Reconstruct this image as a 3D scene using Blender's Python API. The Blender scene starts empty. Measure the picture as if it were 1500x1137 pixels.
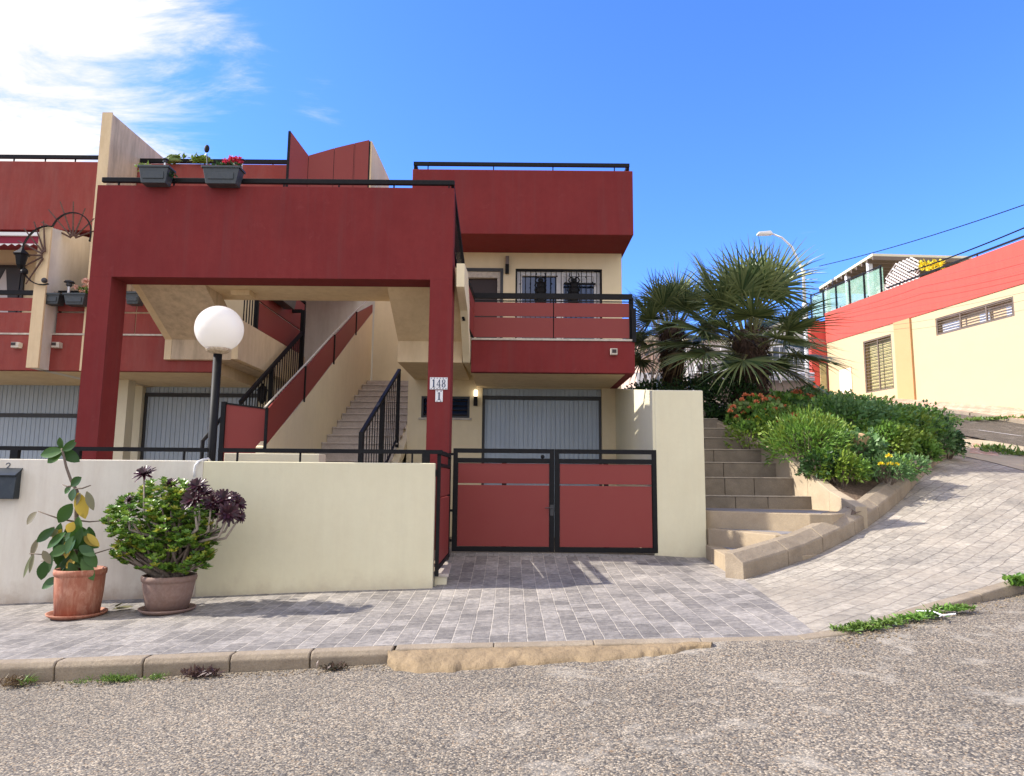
import bpy, bmesh, math, random
import numpy as np
from mathutils import Vector, Matrix, noise
from mathutils.geometry import delaunay_2d_cdt
R = math.radians
rnd = random.Random(7)
scene = bpy.context.scene
col = scene.collection

# ------------------------------------------------------------------ camera
F = 1020.0; CX = 750.0; CY = 568.5; PITCH = R(7.4); ROLL = 0.009; CAMZ = 1.6
sr, cr = math.sin(ROLL), math.cos(ROLL); sp, cp = math.sin(PITCH), math.cos(PITCH)
def ray(px, py):
    u, v = (px-CX)/F, (CY-py)/F
    a, b = u*cr - v*sr, u*sr + v*cr
    return Vector((a, cp - b*sp, sp + b*cp))
def P(px, py, Y):
    """photo pixel -> world point on the vertical plane y = Y"""
    d = ray(px, py); t = Y/d.y
    return Vector((d.x*t, Y, CAMZ + d.z*t))
def PX(px, py, X):
    d = ray(px, py); t = X/d.x
    return Vector((X, d.y*t, CAMZ + d.z*t))
def PZ(px, py, Z):
    d = ray(px, py); t = (Z-CAMZ)/d.z
    return Vector((d.x*t, d.y*t, Z))
cd = bpy.data.cameras.new('camera'); cam = bpy.data.objects.new('camera', cd); col.objects.link(cam)
scene.camera = cam
fw = Vector((0, cp, sp)); r0 = Vector((1, 0, 0)); u0 = Vector((0, -sp, cp))
ex = cr*r0 + sr*u0; ey = -sr*r0 + cr*u0
m = Matrix.Identity(4)
for i in range(3):
    m[i][0] = ex[i]; m[i][1] = ey[i]; m[i][2] = -fw[i]
m[2][3] = CAMZ
cam.matrix_world = m
cd.sensor_fit = 'HORIZONTAL'; cd.sensor_width = 36; cd.lens = 36*F/1500
cd.clip_start = 0.05; cd.clip_end = 3000

# ------------------------------------------------------------------ light
SUN_EL = 37.0
sdir = Vector((-1, 0.045, 0)).normalized()*math.cos(R(SUN_EL)) + Vector((0, 0, math.sin(R(SUN_EL))))
sl = bpy.data.lights.new('sun', 'SUN'); sl.energy = 4.1; sl.angle = R(0.53); sl.color = (1.0, 0.93, 0.82)
so = bpy.data.objects.new('sun', sl); col.objects.link(so)
so.rotation_euler = sdir.to_track_quat('Z', 'Y').to_euler(); so.location = (-20, 3, 20)
w = bpy.data.worlds.new('World'); scene.world = w; w.use_nodes = True
nt = w.node_tree; nt.nodes.clear()
def N(nt, t, **k):
    n = nt.nodes.new(t)
    for a, b in k.items():
        if a.startswith('i_'):
            n.inputs[a[2:].replace('_', ' ')].default_value = b
        else: setattr(n, a, b)
    return n
L = lambda nt, a, b: nt.links.new(a, b)
sky = N(nt, 'ShaderNodeTexSky', sky_type='NISHITA', sun_disc=False, sun_elevation=R(SUN_EL),
        sun_rotation=math.atan2(sdir.x, sdir.y), altitude=0, air_density=1.0, dust_density=0.3, ozone_density=2.0)
tc = N(nt, 'ShaderNodeTexCoord')
sep = N(nt, 'ShaderNodeSeparateXYZ'); L(nt, tc.outputs['Generated'], sep.inputs[0])
def M(nt, op, a, b=None, c=None, clamp=False):
    n = N(nt, 'ShaderNodeMath', operation=op, use_clamp=clamp)
    for i, v in enumerate((a, b, c)):
        if v is None: continue
        if isinstance(v, (int, float)): n.inputs[i].default_value = v
        else: L(nt, v, n.inputs[i])
    return n.outputs[0]
zz = M(nt, 'ADD', M(nt, 'MAXIMUM', sep.outputs[2], 0.0), 0.12)
comb = N(nt, 'ShaderNodeCombineXYZ')
L(nt, M(nt, 'DIVIDE', sep.outputs[0], zz), comb.inputs[0]); L(nt, M(nt, 'DIVIDE', sep.outputs[1], zz), comb.inputs[1])
mp = N(nt, 'ShaderNodeMapping'); mp.inputs['Rotation'].default_value = (0, 0, R(35)); mp.inputs['Scale'].default_value = (1.0, 2.0, 1)
L(nt, comb.outputs[0], mp.inputs[0])
n1 = N(nt, 'ShaderNodeTexNoise', i_Scale=2.3, i_Detail=14.0, i_Roughness=0.66, i_Distortion=0.5); L(nt, mp.outputs[0], n1.inputs['Vector'])
def blob(px, py, r0_, r1_):
    d = ray(px, py).normalized()
    vm = N(nt, 'ShaderNodeVectorMath', operation='DISTANCE'); L(nt, tc.outputs['Generated'], vm.inputs[0]); vm.inputs[1].default_value = d
    mr = N(nt, 'ShaderNodeMapRange', interpolation_type='SMOOTHSTEP'); L(nt, vm.outputs['Value'], mr.inputs[0])
    mr.inputs[1].default_value = r0_; mr.inputs[2].default_value = r1_; mr.inputs[3].default_value = 1; mr.inputs[4].default_value = 0
    return mr.outputs[0]
big = blob(-70, 95, 0.05, 0.39)
wisp = M(nt, 'MAXIMUM', M(nt, 'MAXIMUM', blob(360, 92, 0.0, 0.07), blob(462, 148, 0.0, 0.06)), blob(1190, 372, 0.0, 0.05))
haz = blob(200, 240, 0.0, 0.5)
mask = M(nt, 'ADD', M(nt, 'MULTIPLY', big, 1.25), M(nt, 'MULTIPLY', wisp, 0.30))
dens = M(nt, 'ADD', mask, M(nt, 'MULTIPLY', M(nt, 'SUBTRACT', n1.outputs[0], 0.5), 3.4))
cl = N(nt, 'ShaderNodeMapRange', interpolation_type='SMOOTHSTEP'); L(nt, dens, cl.inputs[0])
cl.inputs[1].default_value = 0.25; cl.inputs[2].default_value = 1.35; cl.inputs[3].default_value = 0; cl.inputs[4].default_value = 0.96
bk = N(nt, 'ShaderNodeMapRange', interpolation_type='SMOOTHSTEP'); L(nt, sep.outputs[1], bk.inputs[0])  # unseen bright cloud behind the camera, added to lighten and warm the shaded facades
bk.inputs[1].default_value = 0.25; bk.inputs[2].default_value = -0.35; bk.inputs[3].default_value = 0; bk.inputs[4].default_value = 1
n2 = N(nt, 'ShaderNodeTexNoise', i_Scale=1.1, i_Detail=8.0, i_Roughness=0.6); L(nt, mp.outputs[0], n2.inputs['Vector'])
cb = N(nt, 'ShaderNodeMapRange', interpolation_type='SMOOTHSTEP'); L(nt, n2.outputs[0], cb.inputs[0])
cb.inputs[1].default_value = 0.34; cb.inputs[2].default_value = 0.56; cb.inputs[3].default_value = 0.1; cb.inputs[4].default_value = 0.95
near0 = M(nt, 'MULTIPLY', cl.outputs[0], M(nt, 'MAXIMUM', M(nt, 'MULTIPLY', big, 3.0, clamp=True), M(nt, 'MULTIPLY', wisp, 1.2, clamp=True)))
near = near0
mx = N(nt, 'ShaderNodeMixRGB'); L(nt, near, mx.inputs[0])
tint = N(nt, 'ShaderNodeMixRGB', blend_type='MULTIPLY'); tint.inputs[0].default_value = 1; tint.inputs[2].default_value = (0.42, 0.70, 1.36, 1)
L(nt, sky.outputs[0], tint.inputs[1]); L(nt, tint.outputs[0], mx.inputs[1]); 
cc_ = N(nt, 'ShaderNodeMixRGB'); L(nt, M(nt, 'MULTIPLY_ADD', n1.outputs[0], 3.2, -1.15, clamp=True), cc_.inputs[0]); cc_.inputs[1].default_value = (2.75, 2.95, 3.15, 1); cc_.inputs[2].default_value = (4.5, 4.15, 3.75, 1); L(nt, cc_.outputs[0], mx.inputs[2])
bg = N(nt, 'ShaderNodeBackground'); bg.inputs[1].default_value = 0.15
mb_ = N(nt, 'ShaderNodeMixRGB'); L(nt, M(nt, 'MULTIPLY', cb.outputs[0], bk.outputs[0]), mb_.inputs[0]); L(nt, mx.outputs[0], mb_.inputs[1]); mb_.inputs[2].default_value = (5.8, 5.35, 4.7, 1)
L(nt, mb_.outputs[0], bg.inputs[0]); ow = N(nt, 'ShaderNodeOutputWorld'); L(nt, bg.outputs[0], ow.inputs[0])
vs = scene.view_settings; vs.view_transform = 'Standard'; vs.look = 'None'; vs.exposure = 1.0; vs.gamma = 1
scene.cycles.max_bounces = 6

# ------------------------------------------------------------------ materials
def srgb(r, g, b):
    f = lambda c: (c/255/12.92) if c/255 <= 0.04045 else ((c/255+0.055)/1.055)**2.4
    return (f(r), f(g), f(b), 1)
class Mat:
    def __init__(s, name, base, rough=0.8, metallic=0.0, spec=0.5):
        s.m = bpy.data.materials.new(name); s.m.use_nodes = True; s.nt = s.m.node_tree
        s.b = s.nt.nodes['Principled BSDF']; s.b.inputs['Base Color'].default_value = base
        s.b.inputs['Roughness'].default_value = rough; s.b.inputs['Metallic'].default_value = metallic
        s.b.inputs['Specular IOR Level'].default_value = spec
        s.tc = N(s.nt, 'ShaderNodeNewGeometry'); s.co = s.tc.outputs['Position']; s.base = base; s.colout = None; s.h = None
    def noise(s, scale, detail=4, rough=0.6, stretch=None, dist=0.0):
        n = N(s.nt, 'ShaderNodeTexNoise'); n.inputs['Scale'].default_value = scale; n.inputs['Detail'].default_value = detail
        n.inputs['Roughness'].default_value = rough; n.inputs['Distortion'].default_value = dist
        if stretch:
            mp = N(s.nt, 'ShaderNodeMapping'); mp.inputs['Scale'].default_value = stretch; L(s.nt, s.co, mp.inputs[0]); L(s.nt, mp.outputs[0], n.inputs['Vector'])
        else: L(s.nt, s.co, n.inputs['Vector'])
        return n.outputs[0]
    def ramp(s, fac, stops, interp='LINEAR'):
        r = N(s.nt, 'ShaderNodeValToRGB'); r.color_ramp.interpolation = interp
        e = r.color_ramp.elements
        while len(e) > 1: e.remove(e[-1])
        e[0].position = stops[0][0]; e[0].color = stops[0][1]
        for p_, c_ in stops[1:]:
            k = e.new(p_); k.color = c_
        L(s.nt, fac, r.inputs[0]); return r.outputs[0]
    def mix(s, fac, a, b, blend='MIX'):
        n = N(s.nt, 'ShaderNodeMixRGB', blend_type=blend)
        for i, v in enumerate((fac, a, b)):
            if isinstance(v, (int, float)): n.inputs[i].default_value = v
            elif isinstance(v, tuple): n.inputs[i].default_value = v
            else: L(s.nt, v, n.inputs[i])
        return n.outputs[0]
    def col(s, c): L(s.nt, c, s.b.inputs['Base Color']); s.colout = c; return s
    def vary(s, scale, amt, dark=None, **k):
        """blend towards a second colour with noise"""
        c2 = dark or tuple(v*0.7 for v in s.base[:3])+(1,)
        f = s.ramp(s.noise(scale, **k), [(0.42, (0, 0, 0, 1)), (0.68, (amt, amt, amt, 1))])
        s.col(s.mix(f, s.colout if s.colout is not None else s.base, c2)); return s
    def bump(s, h, strength=0.3, dist=0.01):
        b = N(s.nt, 'ShaderNodeBump'); b.inputs['Strength'].default_value = strength; b.inputs['Distance'].default_value = dist
        L(s.nt, h, b.inputs['Height'])
        if s.h is not None: L(s.nt, s.h, b.inputs['Normal'])
        L(s.nt, b.outputs[0], s.b.inputs['Normal']); s.h = b.outputs[0]; return s
    def island(s, a, b):
        """per leaf tone"""
        s.col(s.ramp(s.tc.outputs['Random Per Island'], [(0, a), (1, b)])); return s
def C(r, g, b): return (r, g, b, 1)

def stucco(name, base, dark, amt=0.35, stain=0.0, stainc=None, bs=0.35, foot=0, streak=.0):
    k = Mat(name, base, 0.9, spec=0.25)
    k.vary(1.3, amt, dark, detail=7)
    k.vary(9, amt*0.5, dark, detail=5)
    if stain:
        k.vary(2.2, stain, stainc, detail=8, rough=0.7, stretch=(2.4, 2.4, 0.45))
    if streak:
        f = k.ramp(k.noise(1.0, 7, .65, stretch=(5.5, 5.5, .28)), [(.50, C(0, 0, 0)), (.72, C(streak, streak, streak))])
        k.col(k.mix(f, k.colout, tuple(v*.62+.03 for v in base[:3])+(1,)))
        f = k.ramp(k.noise(2.6, 9, .75, dist=.6), [(.60, C(0, 0, 0)), (.70, C(streak*.8, streak*.8, streak*.8))])
        k.col(k.mix(f, k.colout, tuple(min(1, v*1.25+.03) for v in base[:3])+(1,)))
    if foot:
        sx = N(k.nt, 'ShaderNodeSeparateXYZ'); L(k.nt, k.co, sx.inputs[0])
        hh_ = M(k.nt, 'MULTIPLY_ADD', sx.outputs[0], -.035, sx.outputs[2])
        hh_ = M(k.nt, 'ADD', hh_, M(k.nt, 'MULTIPLY', k.noise(2.2, 8, .7), -.75))
        f = k.ramp(M(k.nt, 'MULTIPLY_ADD', hh_, 1.6, .64, clamp=True), [(.12, C(foot, foot, foot)), (.42, C(foot*.25, foot*.25, foot*.25)), (.6, C(0, 0, 0))])
        k.col(k.mix(f, k.colout, C(.36, .27, .19)))
    k.bump(k.noise(140, 3), bs, 0.004); k.bump(k.noise(22, 5), bs*0.5, 0.008)
    return k.m
RED = stucco('red_render', C(.192, .026, .026), C(.155, .020, .021), 0.7, 0.12, C(.25, .06, .055), streak=.4)
REDS = stucco('red_render_faded', C(.27, .055, .045), C(.21, .045, .04), 0.6, 0.35, C(.30, .12, .10), streak=.3)
CREAM = stucco('cream_render', C(.76, .655, .44), C(.68, .58, .38), 0.5, 0.12, C(.55, .46, .30), streak=.12)
CREAM_W = stucco('cream_render_wall', C(.70, .65, .48), C(.64, .585, .42), 0.55, 0.18, C(.60, .52, .37))
WHITEW = stucco('weathered_white_render', C(.68, .65, .60), C(.60, .57, .51), 0.6, 0.35, C(.42, .37, .30))
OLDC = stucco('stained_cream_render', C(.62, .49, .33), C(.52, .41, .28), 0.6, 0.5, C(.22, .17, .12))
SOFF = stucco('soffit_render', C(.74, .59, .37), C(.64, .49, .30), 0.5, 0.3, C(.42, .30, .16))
ORANGE = stucco('salmon_render', C(.56, .09, .068), C(.51, .08, .06), 0.4, 0.1, C(.6, .16, .12))
YEL = stucco('pale_yellow_render', C(.53, .415, .245), C(.50, .39, .23), 0.4, 0.1, C(.6, .45, .25))
TAN = stucco('apricot_render', C(.52, .31, .15), C(.47, .28, .13), 0.4)
APT = stucco('apartment_render', C(.62, .58, .54), C(.54, .50, .46), 0.4, 0.3, C(.4, .36, .32))
PINKW = stucco('pink_render', C(.62, .44, .34), C(.54, .38, .28), 0.4, 0.3, C(.35, .25, .2))
GREYW = stucco('grey_block_render', C(.24, .20, .17), C(.2, .17, .15), 0.4, 0.3, C(.12, .10, .09))
k = Mat('red_panel', C(.225, .038, .032), 0.55, spec=0.35); k.vary(2.5, .35, C(.22, .03, .027), detail=5); k.bump(k.noise(60, 3), .08, .003); PANEL = k.m
k = Mat('black_iron', C(.006, .0065, .008), 0.6, spec=0.2); k.vary(14, .5, C(.016, .014, .013), detail=6); k.bump(k.noise(90, 3), .12, .002); IRON = k.m
k = Mat('grey_iron', C(.03, .033, .038), 0.5); k.vary(10, .4, C(.05, .045, .04)); GIRON = k.m
k = Mat('rusty_iron', C(.07, .035, .025), 0.7); k.vary(30, .7, C(.16, .08, .05)); RUST = k.m
k = Mat('white_metal', C(.7, .7, .7), 0.4); k.vary(8, .3, C(.55, .54, .5)); WMETAL = k.m
k = Mat('light_edge', C(.55, .5, .42), 0.8); k.vary(12, .6, C(.3, .26, .22)); EDGE = k.m
def ribbed(name, base, dark, pitch):
    k = Mat(name, base, 0.5, spec=0.4)
    s2 = N(k.nt, 'ShaderNodeSeparateXYZ'); L(k.nt, k.co, s2.inputs[0])
    k.vary(1.2, .5, dark, detail=6, stretch=(3, 1, .5)); k.vary(6, .25, dark, detail=6); return k.m
DOORM = ribbed('painted_steel_door', C(.42, .50, .58), C(.34, .41, .48), .1)
k = Mat('glass', C(.02, .035, .07), 0.06, spec=1.0); GLASS = k.m
k = Mat('dark_interior', C(.03, .018, .018), 0.6); DARK = k.m
k = Mat('globe_opal', C(.88, .86, .82), 0.25)
tr = N(k.nt, 'ShaderNodeBsdfTranslucent'); tr.inputs[0].default_value = (.95, .93, .88, 1); ms = N(k.nt, 'ShaderNodeMixShader'); ms.inputs[0].default_value = .45
L(k.nt, k.b.outputs[0], ms.inputs[1]); L(k.nt, tr.outputs[0], ms.inputs[2]); L(k.nt, ms.outputs[0], k.nt.nodes['Material Output'].inputs[0]); OPAL = k.m
k = Mat('tile_white', C(.72, .72, .72), 0.2); TILEW = k.m
k = Mat('tile_navy', C(.02, .04, .10), 0.25); NAVY = k.m
k = Mat('brown_tile', C(.22, .15, .11), 0.3); BRNT = k.m
k = Mat('marble_step', C(.50, .44, .39), 0.45); k.vary(5, .7, C(.34, .28, .24), detail=9, rough=.7, dist=1.5); k.vary(40, .3, C(.25, .2, .17)); MARB = k.m
k = Mat('dark_planter_plastic', C(.035, .045, .05), 0.45); k.vary(20, .3, C(.08, .09, .09)); PLANT = k.m
k = Mat('terracotta', C(.34, .115, .065), 0.8); k.vary(7, .85, C(.55, .30, .20), detail=8, rough=.7, stretch=(2, 2, .7), dist=.8); k.vary(3, .4, C(.25, .09, .05)); k.bump(k.noise(30, 5), .25, .004); TERRA = k.m
k = Mat('brown_clay', C(.22, .135, .105), 0.75); k.vary(4, .75, C(.13, .085, .07), detail=6, dist=.5); k.vary(25, .25, C(.35, .27, .22)); k.bump(k.noise(30, 5), .2, .004); BCLAY = k.m
k = Mat('soil', C(.13, .085, .055), 0.95); k.vary(30, .8, C(.30, .21, .14), detail=8); k.vary(5, .5, C(.07, .05, .035)); k.bump(k.noise(45, 6), .9, .03); SOIL = k.m
k = Mat('bark', C(.17, .13, .10), 0.9); k.vary(25, .7, C(.09, .07, .05)); k.bump(k.noise(60, 4), .5, .01); BARK = k.m
k = Mat('pale_stem', C(.32, .27, .22), 0.9); k.vary(25, .6, C(.2, .16, .13)); PSTEM = k.m
k = Mat('rock', C(.55, .36, .20), 0.9); k.vary(12, .6, C(.4, .25, .14), detail=8); k.bump(k.noise(20, 6), .6, .03); ROCK = k.m
def leafm(name, a, b, rough=.45, trans=.25, spec=.4):
    k = Mat(name, a, rough, spec=spec); k.island(a, b)
    if trans:
        t_ = N(k.nt, 'ShaderNodeBsdfTranslucent'); L(k.nt, k.colout, t_.inputs[0]); x = N(k.nt, 'ShaderNodeMixShader'); x.inputs[0].default_value = trans
        L(k.nt, k.b.outputs[0], x.inputs[1]); L(k.nt, t_.outputs[0], x.inputs[2]); L(k.nt, x.outputs[0], k.nt.nodes['Material Output'].inputs[0])
    return k.m
LEAF = leafm('leaf_green', C(.065, .16, .026), C(.21, .37, .06))
LEAFD = leafm('leaf_dark', C(.02, .055, .016), C(.05, .11, .028))
LEAFB = leafm('leaf_blue_green', C(.075, .18, .055), C(.20, .33, .12))
LEAFY = leafm('leaf_yellow_green', C(.11, .19, .02), C(.24, .33, .05))
LEAFP = leafm('leaf_pale', C(.12, .22, .06), C(.28, .36, .12))
JADE = leafm('jade_leaf', C(.075, .17, .025), C(.27, .40, .05), .35, .25)
JADEY = leafm('jade_leaf_yellow', C(.22, .28, .03), C(.42, .38, .05), .35, .15)
PURP = leafm('aeonium_leaf', C(.022, .006, .010), C(.06, .014, .022), .4, .08)
RUBG = leafm('rubber_leaf_green', C(.022, .065, .012), C(.06, .14, .022), .38, .12, .35)
RUBY = leafm('rubber_leaf_yellow', C(.36, .27, .03), C(.50, .36, .05), .45, .3)
RUBO = leafm('rubber_leaf_dull', C(.13, .15, .06), C(.20, .17, .10), .4, .15)
PALMF = leafm('palm_leaf', C(.045, .085, .028), C(.25, .29, .11), .4, .22)
PALMD = leafm('palm_leaf_dry', C(.30, .23, .11), C(.16, .11, .05), .7, .1)
FIBRE = leafm('palm_fibre', C(.035, .02, .014), C(.10, .06, .04), .9, 0)
FLO = leafm('orange_petal', C(.75, .20, .08), C(.85, .36, .18), .5, .3)
FLY = leafm('yellow_petal', C(.8, .6, .02), C(.85, .72, .06), .5, .3)
FLR = leafm('crimson_petal', C(.45, .02, .04), C(.65, .05, .10), .5, .3)
FLP = leafm('peach_petal', C(.75, .42, .28), C(.8, .5, .4), .5, .3)
WEED = leafm('weed_leaf', C(.07, .14, .025), C(.18, .27, .05))
WEEDD = leafm('dry_weed', C(.10, .06, .035), C(.22, .16, .08))

def concrete(name, base, dark, bs=.5):
    k = Mat(name, base, .92, spec=.2)
    k.vary(3, .6, dark, detail=8); k.vary(60, .6, dark, detail=4, rough=.8); k.vary(1.1, .5, tuple(v*.6 for v in base[:3])+(1,), detail=9, rough=.75)
    k.bump(k.noise(90, 5), bs, .008); k.bump(k.noise(9, 6), bs, .02); return k.m
KERB = concrete('kerb_concrete', C(.34, .28, .205), C(.19, .15, .11), .7)
STEPC = concrete('step_concrete', C(.27, .225, .17), C(.13, .11, .085), .6)
NOSE = concrete('worn_nosing', C(.44, .38, .30), C(.27, .23, .18), .4)
STEPR = concrete('riser_concrete', C(.40, .32, .22), C(.28, .22, .15), .35)
MORT = concrete('mortar_fillet', C(.32, .235, .14), C(.20, .15, .09), 1.0)
TREAD = concrete('grey_paving_tread', C(.25, .235, .235), C(.17, .16, .165), .3)

def asphalt(name, dark=1.0):
    k = Mat(name, C(.2, .18, .15), .92, spec=.25)
    v = N(k.nt, 'ShaderNodeTexVoronoi'); v.inputs['Scale'].default_value = 78; L(k.nt, k.co, v.inputs['Vector'])
    hsv = N(k.nt, 'ShaderNodeSeparateColor'); L(k.nt, v.outputs['Color'], hsv.inputs[0])
    c = k.ramp(hsv.outputs[0], [(0, C(.085, .08, .076)), (.22, C(.15, .138, .124)), (.45, C(.27, .235, .185)), (.62, C(.20, .185, .165)), (.75, C(.38, .32, .24)), (.9, C(.50, .44, .345)), (1, C(.27, .19, .12))])
    edge = k.ramp(v.outputs['Distance'], [(.35, C(1, 1, 1)), (.75, C(.45, .43, .42))])
    c = k.mix(.8, c, edge, 'MULTIPLY')
    big = k.ramp(k.noise(.7, 8, .65), [(.32, C(.78, .77, .745)), (.68, C(1.05, 1.03, .99))])
    c = k.mix(1.0, c, big, 'MULTIPLY')
    f = k.ramp(k.noise(1.9, 9, .72, dist=.4), [(.53, C(0, 0, 0)), (.66, C(.7, .7, .7))])
    sx = N(k.nt, 'ShaderNodeSeparateXYZ'); L(k.nt, k.co, sx.inputs[0])
    side = k.ramp(M(k.nt, 'MULTIPLY_ADD', sx.outputs[0], .25, .35, clamp=True), [(0.1, C(.12, .12, .12)), (.55, C(1, 1, 1))])
    f = k.mix(1.0, f, side, 'MULTIPLY')
    c = k.mix(f, c, k.mix(.25, C(.44, .40, .33), c))
    if dark != 1: c = k.mix(1.0, c, C(dark, dark, dark), 'MULTIPLY')
    k.col(c)
    h = k.mix(f, v.outputs['Distance'], C(.1, .1, .1))
    b = N(k.nt, 'ShaderNodeBump', invert=True); b.inputs['Strength'].default_value = .7; b.inputs['Distance'].default_value = .006
    L(k.nt, h, b.inputs['Height']); L(k.nt, b.outputs[0], k.b.inputs['Normal']); return k.m
ASPH = asphalt('road_asphalt')
ASPH2 = asphalt('upper_road_asphalt', .55)

def setts(name, ang, bw, rh, c1, c2, mortar, msize=.012, patch=None, warp=.02):
    k = Mat(name, c1, .8, spec=.3)
    nz = N(k.nt, 'ShaderNodeTexNoise'); nz.inputs['Scale'].default_value = 2.2; nz.inputs['Detail'].default_value = 3; L(k.nt, k.co, nz.inputs['Vector'])
    off = N(k.nt, 'ShaderNodeVectorMath', operation='MULTIPLY_ADD'); L(k.nt, nz.outputs['Color'], off.inputs[0]); off.inputs[1].default_value = (warp*2, warp*2, 0); L(k.nt, k.co, off.inputs[2])
    mp = N(k.nt, 'ShaderNodeMapping'); mp.inputs['Rotation'].default_value = (0, 0, ang); L(k.nt, off.outputs[0], mp.inputs[0])
    z0 = N(k.nt, 'ShaderNodeVectorMath', operation='MULTIPLY'); L(k.nt, mp.outputs[0], z0.inputs[0]); z0.inputs[1].default_value = (1, 1, 0)
    br = N(k.nt, 'ShaderNodeTexBrick'); L(k.nt, z0.outputs[0], br.inputs['Vector'])
    br.inputs['Scale'].default_value = 1; br.inputs['Brick Width'].default_value = bw; br.inputs['Row Height'].default_value = rh
    br.inputs['Mortar Size'].default_value = msize; br.inputs['Mortar Smooth'].default_value = .6; br.offset = .5
    br.inputs['Color1'].default_value = c1; br.inputs['Color2'].default_value = c2; br.inputs['Mortar'].default_value = mortar
    br.inputs['Bias'].default_value = -.1
    big = k.ramp(k.noise(1.4, 8, .7), [(.3, C(.70, .70, .71)), (.7, C(1.30, 1.28, 1.24))])
    c = k.mix(1, br.outputs['Color'], big, 'MULTIPLY')
    fine = k.ramp(k.noise(14, 7, .7), [(.32, C(.66, .66, .67)), (.68, C(1.32, 1.31, 1.29))])
    c = k.mix(1, c, fine, 'MULTIPLY')
    if patch: c = k.mix(k.ramp(k.noise(.9, 6, .6), [(.45, C(0, 0, 0)), (.7, C(.6, .6, .6))]), c, patch)
    k.col(c)
    k.bump(k.noise(24, 7, .75), .6, .018); 
    b = N(k.nt, 'ShaderNodeBump', invert=True); b.inputs['Strength'].default_value = .6; b.inputs['Distance'].default_value = .008
    L(k.nt, br.outputs['Fac'], b.inputs['Height']); L(k.nt, k.h, b.inputs['Normal']); L(k.nt, b.outputs[0], k.b.inputs['Normal'])
    return k.m
PAVE = setts('sett_paving', R(90), .29, .185, C(.18, .168, .158), C(.30, .28, .26), C(.36, .33, .29), .008, warp=.012)
RAMPM = setts('ramp_sett_paving', R(-38), .34, .2, C(.28, .255, .215), C(.37, .338, .285), C(.19, .17, .145), .010, C(.36, .31, .245), warp=.05)
PAVEP = setts('pink_tile_paving', R(10), .4, .4, C(.50, .30, .21), C(.56, .37, .27), C(.62, .50, .38), .03)
PAVEC = concrete('cream_paving', C(.50, .42, .29), C(.40, .33, .23))
GRND = concrete('dry_ground', C(.28, .22, .15), C(.2, .16, .11))

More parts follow.
